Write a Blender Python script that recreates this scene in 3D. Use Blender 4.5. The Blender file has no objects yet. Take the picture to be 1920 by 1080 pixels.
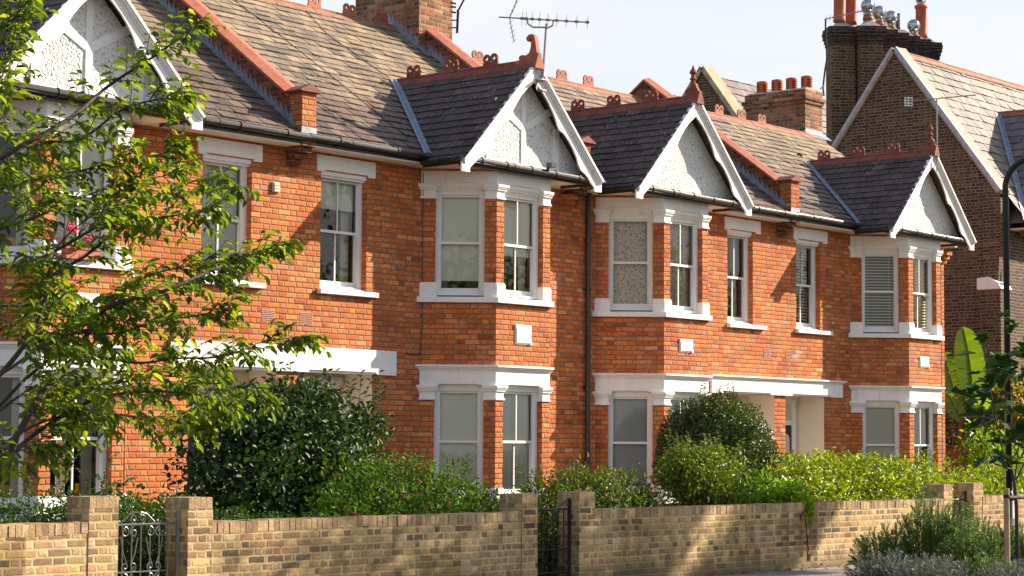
import bpy, bmesh, math, random
import numpy as np
from mathutils import Vector, Matrix
random.seed(7); RNG = np.random.default_rng(11)
SC = bpy.context.scene; COL = SC.collection
R = math.radians
# ------------------------------------------------------------------ camera
FPX, YAW, PIT, ROL, EYE = 3953.6, .70052, .07434, .00616, 1.62
_f = Vector((math.cos(YAW)*math.cos(PIT), math.sin(YAW)*math.cos(PIT), math.sin(PIT)))
_r = Vector((math.sin(YAW), -math.cos(YAW), 0)); _u = _r.cross(_f)
_r2 = _r*math.cos(ROL)+_u*math.sin(ROL); _u2 = _u*math.cos(ROL)-_r*math.sin(ROL)
cam = bpy.data.objects.new('camera', bpy.data.cameras.new('camera')); COL.objects.link(cam)
cam.matrix_world = Matrix(((_r2.x,_u2.x,-_f.x,0),(_r2.y,_u2.y,-_f.y,0),(_r2.z,_u2.z,-_f.z,EYE),(0,0,0,1)))
cam.data.sensor_width = 36; cam.data.lens = FPX/1920*36
cam.data.clip_start = .5; cam.data.clip_end = 2000
SC.camera = cam
# ------------------------------------------------------------------ sky, sun, exposure
SUN_EL, SUN_AZ = R(27), R(-25.5)          # azimuth measured from +x
w = bpy.data.worlds.new('World'); SC.world = w; w.use_nodes = True
nt = w.node_tree; nt.nodes.clear()
def _n(t, **k):
    n = nt.nodes.new(t)
    for a, b in k.items(): setattr(n, a, b)
    return n
out = _n('ShaderNodeOutputWorld'); bg = _n('ShaderNodeBackground')
sky = _n('ShaderNodeTexSky', sky_type='NISHITA', sun_disc=False, sun_elevation=SUN_EL, sun_rotation=math.pi/2-SUN_AZ)
tc = _n('ShaderNodeTexCoord'); mp = _n('ShaderNodeMapping'); mp.inputs['Scale'].default_value = (1.4, 1.4, 9)
mp.inputs['Rotation'].default_value = (R(3), R(-4), 0)
nz = _n('ShaderNodeTexNoise'); nz.inputs['Scale'].default_value = 2.2; nz.inputs['Detail'].default_value = 7; nz.inputs['Roughness'].default_value = .55
cr = _n('ShaderNodeValToRGB'); cr.color_ramp.elements[0].position = .32; cr.color_ramp.elements[1].position = .62
cr.color_ramp.elements[0].color = (.0,.0,.0,1); cr.color_ramp.elements[1].color = (1,1,1,1)
sep = _n('ShaderNodeSeparateXYZ'); mr = _n('ShaderNodeMapRange')
mr.inputs['From Min'].default_value = .24; mr.inputs['From Max'].default_value = .6
mr.inputs['To Min'].default_value = 1; mr.inputs['To Max'].default_value = .12
mul = _n('ShaderNodeMath', operation='MULTIPLY'); mix = _n('ShaderNodeMixRGB'); cc = _n('ShaderNodeMixRGB'); cc.inputs[1].default_value = (3.55, 3.66, 3.80, 1); cc.inputs[2].default_value = (4.1, 4.12, 4.12, 1)
L = nt.links.new
L(tc.outputs['Generated'], mp.inputs[0]); L(mp.outputs[0], nz.inputs['Vector']); L(nz.outputs['Fac'], cr.inputs[0])
L(tc.outputs['Generated'], sep.inputs[0]); L(sep.outputs['Z'], mr.inputs[0]); ad_ = _n('ShaderNodeMath', operation='MULTIPLY_ADD'); ad_.inputs[1].default_value = .2; ad_.inputs[2].default_value = .8; L(cr.outputs[0], ad_.inputs[0]); L(ad_.outputs[0], mul.inputs[0]); L(mr.outputs[0], mul.inputs[1])
L(cr.outputs[0], cc.inputs[0]); L(cc.outputs[0], mix.inputs[2]); L(mul.outputs[0], mix.inputs[0]); L(sky.outputs[0], mix.inputs[1]); L(mix.outputs[0], bg.inputs[0]); bg.inputs[1].default_value = .1
L(bg.outputs[0], out.inputs[0])
sun = bpy.data.objects.new('sun', bpy.data.lights.new('sun', 'SUN')); COL.objects.link(sun)
sun.data.energy = 5.0; sun.data.angle = R(.5); sun.data.color = (1, .86, .68)
_sd = Vector((math.cos(SUN_EL)*math.cos(SUN_AZ), math.cos(SUN_EL)*math.sin(SUN_AZ), math.sin(SUN_EL)))
sun.rotation_euler = _sd.to_track_quat('Z', 'Y').to_euler(); sun.location = _sd*60
SC.view_settings.view_transform = 'Standard'; SC.view_settings.look = 'None'
SC.view_settings.exposure = 1.25; SC.view_settings.gamma = 1; SC.view_settings.use_curve_mapping = False
SC.render.engine = 'CYCLES'; SC.cycles.use_denoising = True
SC.cycles.max_bounces = 6; SC.cycles.transparent_max_bounces = 8; SC.cycles.caustics_reflective = False; SC.cycles.caustics_refractive = False

# ------------------------------------------------------------------ measuring helpers
def ray(x, y): return _f+_r2*((x-960)/FPX)-_u2*((y-540)/FPX)
def dep(x, y, D): return Vector((0,0,EYE))+ray(x, y)*D
# ------------------------------------------------------------------ node helpers
class NT:
    def __init__(s, name):
        s.m = bpy.data.materials.new(name); s.m.use_nodes = True; s.t = s.m.node_tree; s.t.nodes.clear()
        s.o = s.t.nodes.new('ShaderNodeOutputMaterial')
    def n(s, ty, **k):
        n = s.t.nodes.new(ty)
        for a, b in k.items(): setattr(n, a, b)
        return n
    def inp(s, n, i, v):
        if v is None: return
        if isinstance(v, bpy.types.NodeSocket): s.t.links.new(v, n.inputs[i])
        else: n.inputs[i].default_value = v
    def math(s, op, a, b=None, c=None, clamp=False):
        n = s.n('ShaderNodeMath', operation=op); n.use_clamp = clamp
        s.inp(n, 0, a); s.inp(n, 1, b); s.inp(n, 2, c); return n.outputs[0]
    def mix(s, f, a, b, blend='MIX'):
        n = s.n('ShaderNodeMixRGB', blend_type=blend); s.inp(n, 0, f); s.inp(n, 1, c4(a)); s.inp(n, 2, c4(b)); return n.outputs[0]
    def noise(s, v, sc, det=4, ro=.55):
        n = s.n('ShaderNodeTexNoise'); s.inp(n, 'Vector', v); n.inputs['Scale'].default_value = sc
        n.inputs['Detail'].default_value = det; n.inputs['Roughness'].default_value = ro; return n.outputs['Fac']
    def ramp(s, f, st):
        n = s.n('ShaderNodeValToRGB'); e = n.color_ramp.elements
        while len(e) < len(st): e.new(.5)
        for q, (p, c) in zip(e, st): q.position = p; q.color = c4(c) if not isinstance(c, (int, float)) else (c, c, c, 1)
        s.inp(n, 0, f); return n.outputs[0]
    def smooth(s, v, a, b, lo=0., hi=1.):
        n = s.n('ShaderNodeMapRange', interpolation_type='SMOOTHSTEP'); s.inp(n, 0, v)
        for i, q in enumerate((a, b, lo, hi)): n.inputs[i+1].default_value = q
        return n.outputs[0]
    def uv(s, name='UVMap'): return s.n('ShaderNodeUVMap', uv_map=name).outputs[0]
    def obj(s): return s.n('ShaderNodeNewGeometry').outputs['Position']
    def bump(s, h, dist, st=1., nrm=None):
        n = s.n('ShaderNodeBump'); n.inputs['Strength'].default_value = st; n.inputs['Distance'].default_value = dist
        s.inp(n, 'Height', h); s.inp(n, 'Normal', nrm); return n.outputs[0]
    def bsdf(s, col, rough=.7, nrm=None, metal=0., spec=.3, out=True):
        n = s.n('ShaderNodeBsdfPrincipled'); s.inp(n, 'Base Color', c4(col)); s.inp(n, 'Roughness', rough)
        s.inp(n, 'Metallic', metal); s.inp(n, 'Specular IOR Level', spec); s.inp(n, 'Normal', nrm)
        if out: s.t.links.new(n.outputs[0], s.o.inputs[0])
        return n.outputs[0]
def c4(c):
    if isinstance(c, bpy.types.NodeSocket) or c is None: return c
    return tuple(c)+(1,) if len(c) == 3 else tuple(c)

def brick_mat(name, cols, mortar, mj=.005, h=.075, ws=.225, wh=.1125, stain=(.5,.5,.5), stainamt=.3, white=0., bumpd=.006, rough=.85, dirt=0., jit=.002, wsc=9, base=False):
    s = NT(name); uv = s.uv()
    wob = s.n('ShaderNodeTexNoise'); s.inp(wob, 'Vector', uv); wob.inputs['Scale'].default_value = wsc; wob.inputs['Detail'].default_value = 3
    off = s.n('ShaderNodeVectorMath', operation='SUBTRACT'); s.inp(off, 0, wob.outputs['Color']); off.inputs[1].default_value = (.5,.5,.5)
    sc = s.n('ShaderNodeVectorMath', operation='SCALE'); s.inp(sc, 0, off.outputs[0]); sc.inputs['Scale'].default_value = jit*4
    ad = s.n('ShaderNodeVectorMath', operation='ADD'); s.inp(ad, 0, uv); s.inp(ad, 1, sc.outputs[0])
    sp = s.n('ShaderNodeSeparateXYZ'); s.inp(sp, 0, ad.outputs[0]); u, v = sp.outputs[0], sp.outputs[1]
    vr = s.math('DIVIDE', v, h); row = s.math('FLOOR', vr); fy = s.math('MULTIPLY', s.math('FRACT', vr), h)
    P = ws+wh
    rj = s.n('ShaderNodeTexWhiteNoise', noise_dimensions='1D'); s.inp(rj, 'W', row)
    a = s.math('ADD', s.math('DIVIDE', u, P), s.math('ADD', s.math('MULTIPLY', row, .5), s.math('MULTIPLY', rj.outputs[0], .16)))
    k = s.math('FLOOR', a); t = s.math('MULTIPLY', s.math('FRACT', a), P)
    ish = s.math('GREATER_THAN', t, ws)
    tb = s.math('SUBTRACT', t, s.math('MULTIPLY', ish, ws))
    wd = s.math('ADD', ws, s.math('MULTIPLY', ish, wh-ws))
    dx = s.math('MINIMUM', tb, s.math('SUBTRACT', wd, tb)); dz = s.math('MINIMUM', fy, s.math('SUBTRACT', h, fy))
    d = s.math('MINIMUM', dx, dz)
    idv = s.n('ShaderNodeCombineXYZ'); s.inp(idv, 0, s.math('ADD', s.math('MULTIPLY', k, 2), ish)); s.inp(idv, 1, row)
    wn = s.n('ShaderNodeTexWhiteNoise', noise_dimensions='2D'); s.inp(wn, 'Vector', idv.outputs[0])
    spc = s.n('ShaderNodeSeparateXYZ'); s.inp(spc, 0, wn.outputs['Color'])
    n = len(cols); col = s.ramp(wn.outputs['Value'], [(i/(n-1), c) for i, c in enumerate(cols)])
    fine = s.noise(uv, 60, 6, .65); big = s.noise(uv, 1.1, 5); mid = s.noise(uv, 5, 4)
    col = s.mix(1., col, s.ramp(fine, [(.28, .6), (.72, 1.3)]), 'MULTIPLY'); col = s.mix(1., col, s.ramp(s.noise(uv, 22, 4, .6), [(.3, .78), (.7, 1.2)]), 'MULTIPLY')
    col = s.mix(1., col, s.ramp(spc.outputs[1], [(0., .8), (1., 1.15)]), 'MULTIPLY')
    mcol = s.mix(1., mortar, s.ramp(mid, [(.3, .7), (.7, 1.15)]), 'MULTIPLY')
    mask = s.smooth(d, mj*.75, mj*1.35)
    col = s.mix(mask, mcol, col)
    col = s.mix(s.math('MULTIPLY', s.smooth(big, .45, .7), stainamt), col, s.mix(1., col, stain, 'MULTIPLY'))
    if white: col = s.mix(s.math('MULTIPLY', s.smooth(s.noise(uv, 2.3, 6, .7), .56, .72), white), col, (.62,.56,.50))
    if dirt:
        pits = s.smooth(s.noise(uv, 34, 3, .5), .66, .72); col = s.mix(s.math('MULTIPLY', pits, dirt), col, (.04,.03,.025))
    if base:
        zz = s.n('ShaderNodeSeparateXYZ'); s.inp(zz, 0, uv); nb_ = s.noise(uv, 3.5, 5, .65)
        col = s.mix(s.math('MULTIPLY', s.smooth(s.math('ADD', zz.outputs[1], s.math('MULTIPLY', nb_, -.55)), .0, -.22), .7), col, (.13,.11,.06))
        col = s.mix(s.math('MULTIPLY', s.smooth(s.noise(uv, 2.2, 6, .7), .52, .68), .45), col, (.20,.17,.08))
    hgt = s.math('ADD', s.math('MULTIPLY', s.smooth(d, mj*.5, mj*2.2), 1.), s.math('ADD', s.math('MULTIPLY', fine, .35), s.math('MULTIPLY', spc.outputs[0], .25)))
    s.bsdf(col, rough, s.bump(hgt, bumpd), spec=.2); return s.m

def plain(name, col, rough=.6, var=.12, bumpd=.0, bs=30, metal=0., spec=.35, sc=3., dirt=None, damt=.4):
    s = NT(name); p = s.obj(); nz = s.noise(p, sc, 6, .6)
    c = s.mix(1., col, s.ramp(nz, [(.3, 1-var), (.7, 1+var)]), 'MULTIPLY')
    if dirt: c = s.mix(s.math('MULTIPLY', s.smooth(s.noise(p, sc*3.3, 7, .7), .52, .72), damt), c, dirt)
    nb = s.bump(s.noise(p, bs, 5, .6), bumpd) if bumpd else None
    s.bsdf(c, rough, nb, metal, spec); return s.m

def slate_mat(name, cols, lich=.3, lcol=(.42,.42,.30), upper=None, rough=.6):
    s = NT(name); uv = s.uv(); sp = s.n('ShaderNodeSeparateXYZ'); s.inp(sp, 0, uv); p = s.obj()
    n = len(cols); col = s.ramp(sp.outputs[0], [(i/(n-1), c) for i, c in enumerate(cols)])
    if upper:
        big = s.math('ADD', s.math('MULTIPLY', s.noise(p, .9, 4), 1.6), s.math('MULTIPLY', sp.outputs[1], .5))
        spz = s.n('ShaderNodeSeparateXYZ'); s.inp(spz, 0, p)
        zz = s.math('MULTIPLY', s.math('SUBTRACT', spz.outputs[2], 6.9), .65)
        f = s.smooth(s.math('ADD', big, zz), .75, 1.5)
        n2 = len(upper); c2 = s.ramp(sp.outputs[0], [(i/(n2-1), c) for i, c in enumerate(upper)])
        col = s.mix(f, col, c2)
    col = s.mix(1., col, s.ramp(s.noise(p, 26, 6, .65), [(.25, .72), (.75, 1.25)]), 'MULTIPLY')
    l1 = s.smooth(s.noise(p, 19, 4, .6), .585, .65); l2 = s.smooth(s.noise(p, 1.3, 3), .38, .6)
    col = s.mix(s.math('MULTIPLY', s.math('MULTIPLY', l1, l2), lich), col, lcol); col = s.mix(s.math('MULTIPLY', s.smooth(s.noise(p, .7, 4), .5, .72), .45), col, s.mix(1., col, (.55,.5,.48), 'MULTIPLY'))
    s.bsdf(col, rough, s.bump(s.noise(p, 45, 5, .6), .004), spec=.35); return s.m

def leaf_mat(name, cols, trans=.45, rough=.38, tcol=(1.25,1.35,.5), spec=.45):
    s = NT(name); sp = s.n('ShaderNodeSeparateXYZ'); s.inp(sp, 0, s.uv()); n = len(cols)
    col = s.ramp(sp.outputs[0], [(i/(n-1), c) for i, c in enumerate(cols)])
    p = s.bsdf(col, rough, spec=spec, out=False)
    t = s.n('ShaderNodeBsdfTranslucent'); s.inp(t, 0, s.mix(1., col, tcol, 'MULTIPLY'))
    m = s.n('ShaderNodeMixShader'); m.inputs[0].default_value = trans; s.t.links.new(p, m.inputs[1]); s.t.links.new(t.outputs[0], m.inputs[2])
    s.t.links.new(m.outputs[0], s.o.inputs[0]); return s.m

def glass_mat(name, tint=(.95,.97,.95), add=.005):
    s = NT(name); t = s.n('ShaderNodeBsdfTransparent'); t.inputs[0].default_value = c4(tint)
    g = s.n('ShaderNodeBsdfGlossy'); g.inputs['Roughness'].default_value = .015; g.inputs[0].default_value = (.9,.93,.95,1)
    p = s.obj(); s.inp(g, 'Normal', s.bump(s.noise(p, 1.6, 1), .0012))
    fr = s.n('ShaderNodeFresnel'); fr.inputs[0].default_value = 1.5
    m = s.n('ShaderNodeMixShader'); s.inp(m, 0, s.math('ADD', s.math('MULTIPLY', fr.outputs[0], 1.15), add, clamp=True))
    s.t.links.new(t.outputs[0], m.inputs[1]); s.t.links.new(g.outputs[0], m.inputs[2]); s.t.links.new(m.outputs[0], s.o.inputs[0]); return s.m

M = {}
M['red'] = brick_mat('red_brick', [(.42,.095,.034),(.58,.15,.042),(.68,.19,.052),(.61,.155,.042),(.71,.215,.06),(.64,.17,.048),(.77,.28,.10),(.54,.125,.04),(.66,.18,.055)], (.235,.175,.105), mj=.0072, stain=(.58,.5,.46), stainamt=.5, white=.28, bumpd=.009, dirt=.6)
M['stock'] = brick_mat('yellow_stock_brick', [(.34,.225,.10),(.52,.36,.16),(.18,.12,.07),(.62,.44,.21),(.42,.26,.14),(.10,.078,.06),(.50,.35,.16),(.42,.22,.13),(.23,.155,.085),(.58,.43,.25),(.33,.215,.11)], (.53,.405,.215), mj=.0085, stain=(.38,.34,.26), stainamt=.8, bumpd=.004, dirt=.9, jit=.006, wsc=20, base=True)
M['stockcap'] = brick_mat('brick_on_edge', [(.28,.19,.11),(.38,.27,.15),(.22,.14,.09),(.33,.2,.13),(.42,.31,.18)], (.36,.29,.18), mj=.006, h=.108, ws=.075, wh=.075, stain=(.45,.42,.38), stainamt=.6, bumpd=.012, dirt=.6)
M['dark'] = brick_mat('dark_stock_brick', [(.05,.037,.028),(.11,.07,.036),(.07,.05,.034),(.18,.12,.055),(.055,.042,.034),(.13,.085,.042),(.09,.055,.036),(.045,.035,.03)], (.25,.185,.14), mj=.0085, stain=(.6,.55,.5), stainamt=.5, bumpd=.006)
M['chim'] = brick_mat('chimney_brick', [(.30,.10,.06),(.40,.16,.09),(.16,.08,.055),(.46,.25,.15),(.10,.06,.05),(.36,.13,.08)], (.36,.28,.15), mj=.0065, stain=(.4,.36,.33), stainamt=.7, bumpd=.01, dirt=.5)
M['parapet'] = brick_mat('parapet_brick', [(.14,.05,.035),(.22,.075,.045),(.10,.04,.03),(.28,.10,.06),(.34,.10,.04)], (.22,.17,.12), mj=.006, stain=(.5,.45,.4), stainamt=.5, bumpd=.008)
M['roof'] = slate_mat('roof_slate', [(.09,.065,.055),(.13,.09,.07),(.075,.058,.052),(.17,.12,.085),(.12,.08,.062),(.15,.10,.085)], .45, (.45,.40,.22), upper=[(.19,.145,.105),(.29,.215,.14),(.13,.11,.095),(.37,.275,.175),(.22,.17,.12),(.31,.23,.15),(.165,.135,.11)])
M['groof'] = slate_mat('gable_slate', [(.048,.031,.028),(.088,.058,.052),(.058,.038,.032),(.115,.08,.07),(.07,.05,.045),(.10,.062,.052),(.075,.056,.052)], .9, (.28,.28,.17))
M['h5roof'] = slate_mat('pale_tile', [(.14,.115,.095),(.20,.16,.13),(.115,.10,.09),(.24,.19,.145),(.17,.148,.138),(.28,.235,.195)], .2, (.5,.46,.3))
M['h5dark'] = slate_mat('grey_tile', [(.10,.085,.085),(.15,.125,.125),(.20,.17,.16),(.12,.10,.10)], .2, (.4,.38,.3))
def _stucco():
    s = NT('white_stucco'); p = s.obj(); mp_ = s.n('ShaderNodeMapping'); s.inp(mp_, 0, p); mp_.inputs['Scale'].default_value = (9, 9, 1.1)
    c = s.mix(1., (.84,.82,.79), s.ramp(s.noise(p, 3, 6), [(.3, .94), (.7, 1.04)]), 'MULTIPLY')
    c = s.mix(s.math('MULTIPLY', s.smooth(s.noise(mp_.outputs[0], 1., 6, .65), .52, .74), .42), c, (.50,.46,.40))
    c = s.mix(s.math('MULTIPLY', s.smooth(s.noise(p, 30, 5, .7), .62, .7), .5), c, (.42,.38,.32))
    s.bsdf(c, .55, s.bump(s.noise(p, 35, 5), .003), spec=.3); return s.m
M['white'] = _stucco()
M['cream'] = plain('cream_render', (.74,.66,.56), .8, .04, .002, 50, dirt=(.6,.5,.4), damt=.15)
M['frame'] = plain('white_gloss_paint', (.80,.79,.77), .35, .03, .0, dirt=(.6,.57,.52), damt=.1)
M['dash'] = None
M['black'] = plain('black_plastic', (.018,.017,.017), .35, .2, .001, 60, spec=.5, dirt=(.06,.05,.045), damt=.5)
M['lead'] = plain('lead_flashing', (.24,.28,.34), .5, .3, .004, 14, metal=.2, sc=9, dirt=(.45,.47,.5), damt=.6)
M['leadl'] = plain('pale_lead', (.40,.41,.44), .5, .2, .003, 14, sc=9)
M['terra'] = plain('terracotta', (.36,.115,.065), .75, .25, .004, 35, sc=7, dirt=(.20,.09,.06), damt=.5)
M['terrad'] = plain('weathered_terracotta', (.21,.065,.045), .8, .3, .005, 30, sc=5, dirt=(.30,.27,.17), damt=.55)
M['ridge'] = plain('orange_ridge_tile', (.30,.13,.08), .8, .25, .005, 30, sc=5, dirt=(.36,.29,.15), damt=.8)
M['pot'] = plain('chimney_pot_clay', (.45,.12,.06), .7, .15, .002, 30, sc=6, dirt=(.2,.07,.05), damt=.3)
M['stone'] = plain('coping_stone', (.40,.36,.29), .85, .25, .01, 25, sc=6, dirt=(.16,.14,.10), damt=.6)
M['lichen'] = plain('lichened_stone', (.40,.35,.24), .85, .25, .01, 25, sc=5, dirt=(.55,.34,.05), damt=.8)
M['steel'] = plain('galvanised_steel', (.55,.58,.6), .25, .15, .0, metal=1., spec=.5)
M['mastsel'] = plain('aluminium_tube', (.30,.27,.30), .4, .2, metal=.6)
M['iron'] = plain('black_iron', (.012,.012,.013), .5, .2, .001, 80, spec=.35)
M['irong'] = plain('silver_painted_iron', (.16,.165,.17), .35, .2, .001, 80, metal=.5, spec=.6)
M['blind'] = plain('cream_blind', (.94,.89,.72), .9, .03)
M['blindg'] = plain('grey_blind', (.52,.50,.51), .9, .03)
M['blindt'] = plain('taupe_blind', (.64,.56,.42), .9, .03)
M['slatb'] = plain('venetian_slat', (.70,.60,.44), .6, .05)
M['door'] = plain('blue_black_door_paint', (.018,.022,.04), .35, .1)
M['inside'] = plain('room_shade_colour', (.16,.13,.10), .9, .1)  # dark tone stands in for the shade of unlit rooms
M['wood'] = plain('round_stake_wood', (.36,.25,.15), .8, .25, .006, 20, sc=9)
M['trellis'] = plain('trellis_wood', (.22,.13,.08), .8, .25, .004, 20, sc=7)
M['bark'] = plain('dark_bark', (.055,.042,.038), .8, .35, .01, 40, sc=12)
M['barkl'] = plain('grey_bark', (.16,.13,.11), .8, .35, .01, 40, sc=12)
M['soil'] = plain('garden_soil', (.06,.045,.03), .95, .3, .03, 12)
M['glass'] = glass_mat('window_glass')
M['pale'] = plain('pale_vent', (.62,.52,.42), .7, .1)
M['vent'] = plain('terracotta_vent', (.66,.34,.24), .8, .1)
M['hole'] = plain('vent_hole', (.02,.012,.01), .9, .1)
M['pink'] = plain('geranium_petal', (.85,.02,.12), .6, .2, sc=40)
M['planter'] = plain('brick_red_planter', (.42,.12,.07), .7, .1)
M['petal'] = plain('dusky_flower_head', (.40,.10,.07), .8, .3, sc=30)
M['yellowc'] = plain('yellow_cloth', (.7,.4,.02), .8, .2)
def _dash():
    s = NT('pebble_dash'); p = s.obj(); v = s.n('ShaderNodeTexVoronoi'); s.inp(v, 'Vector', p); v.inputs['Scale'].default_value = 34
    nz = s.noise(p, 20, 4); h = s.math('ADD', s.math('MULTIPLY', v.outputs['Distance'], -1), s.math('MULTIPLY', nz, .3))
    big = s.noise(p, 3, 4)
    c = s.mix(s.smooth(nz, .34, .5), (.46,.455,.44), (.80,.79,.76)); c = s.mix(s.math('MULTIPLY', s.smooth(big, .5, .7), .2), c, (.6,.59,.55))
    s.bsdf(c, .9, s.bump(h, .018, 1.), spec=.1); return s.m
M['dash'] = _dash()
def _pattern():
    s = NT('patterned_curtain'); p = s.uv(); v = s.n('ShaderNodeTexVoronoi'); s.inp(v, 'Vector', p); v.inputs['Scale'].default_value = 26
    a = s.smooth(v.outputs['Distance'], .26, .36); v2 = s.n('ShaderNodeTexVoronoi'); s.inp(v2, 'Vector', p); v2.inputs['Scale'].default_value = 60
    c = s.mix(a, (.14,.05,.05), (.80,.66,.48)); c = s.mix(s.smooth(v2.outputs['Distance'], .2, .34), s.mix(.7, c, (.26,.10,.08)), c)
    sp = s.n('ShaderNodeSeparateXYZ'); s.inp(sp, 0, p)
    s.bsdf(c, .9, spec=.1); return s.m
M['pattern'] = _pattern()
def _asphalt(name, col, sc=1.2, b=.006):
    s = NT(name); p = s.obj(); n1 = s.noise(p, 140, 4, .7); n2 = s.noise(p, sc, 5)
    c = s.mix(1., col, s.ramp(n1, [(.3, .6), (.7, 1.35)]), 'MULTIPLY'); c = s.mix(1., c, s.ramp(n2, [(.3, .8), (.7, 1.15)]), 'MULTIPLY')
    s.bsdf(c, .85, s.bump(n1, b), spec=.3); return s.m
M['asphalt'] = _asphalt('asphalt', (.06,.058,.056)); M['pave'] = _asphalt('pavement_surface', (.25,.215,.185))
M['kerb'] = plain('granite_kerb', (.3,.29,.28), .8, .15, .003, 50)
G = {}
G['tree'] = leaf_mat('street_tree_leaf', [(.04,.08,.014),(.08,.14,.015),(.16,.24,.015),(.05,.10,.02),(.28,.34,.018),(.06,.11,.02),(.12,.19,.015)], .5, .42, (1.75,1.65,.4), spec=.4)
G['camellia'] = leaf_mat('camellia_leaf', [(.032,.062,.012),(.052,.095,.016),(.012,.035,.012),(.05,.10,.02),(.02,.05,.01)], .22, .5, spec=.3)
G['vib'] = leaf_mat('viburnum_leaf', [(.05,.11,.014),(.11,.20,.018),(.06,.13,.016),(.20,.31,.02),(.14,.24,.018)], .35, .45, spec=.3)
G['vib2'] = leaf_mat('viburnum_olive_leaf', [(.07,.11,.015),(.13,.18,.02),(.05,.09,.015),(.23,.27,.03)], .3, .45, spec=.3)
G['topi'] = leaf_mat('clipped_leaf', [(.045,.075,.016),(.085,.125,.022),(.04,.062,.015),(.18,.22,.03)], .2, .4, spec=.4)
G['priv'] = leaf_mat('privet_leaf', [(.08,.13,.012),(.16,.22,.015),(.05,.09,.012),(.30,.34,.02)], .35, .42, spec=.35)
G['hedge'] = leaf_mat('hedge_leaf', [(.20,.29,.012),(.34,.43,.02),(.06,.12,.012),(.52,.58,.04),(.24,.34,.018),(.04,.08,.01)], .3, .34, (1.3,1.3,.4), spec=.4)
G['coton'] = leaf_mat('cotoneaster_leaf', [(.02,.05,.01),(.05,.11,.012),(.03,.07,.012),(.12,.2,.02)], .35, .4)
G['hyd'] = leaf_mat('broad_leaf', [(.14,.26,.015),(.24,.38,.02),(.10,.19,.015)], .4, .35)
G['banana'] = leaf_mat('banana_leaf', [(.13,.24,.012),(.19,.32,.014),(.10,.19,.012)], .5, .4, (1.4,1.35,.35))
G['climb'] = leaf_mat('climber_leaf', [(.03,.06,.01),(.07,.13,.012),(.02,.045,.01),(.16,.2,.02)], .35, .4)
G['autumn'] = leaf_mat('autumn_leaf', [(.30,.22,.02),(.45,.20,.03),(.22,.24,.02),(.5,.32,.03),(.12,.14,.02)], .4, .5)
G['fig'] = leaf_mat('fig_leaf', [(.03,.075,.015),(.06,.13,.02),(.04,.09,.02)], .35, .4)
G['rose'] = leaf_mat('rosemary_leaf', [(.10,.17,.04),(.16,.24,.05),(.07,.12,.035),(.22,.31,.06)], .35, .5, (1.1,1.2,.6))
G['lav'] = leaf_mat('lavender_leaf', [(.16,.18,.14),(.22,.24,.20),(.12,.14,.11),(.28,.29,.24)], .2, .6, (1,1,.8))
G['lavf'] = leaf_mat('lavender_flower', [(.10,.07,.16),(.16,.10,.22)], .1, .7, (1,1,1))
G['dead'] = leaf_mat('dead_leaf', [(.25,.09,.04),(.32,.15,.05),(.2,.1,.05),(.4,.26,.06)], .2, .7, (1,1,1))

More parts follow.
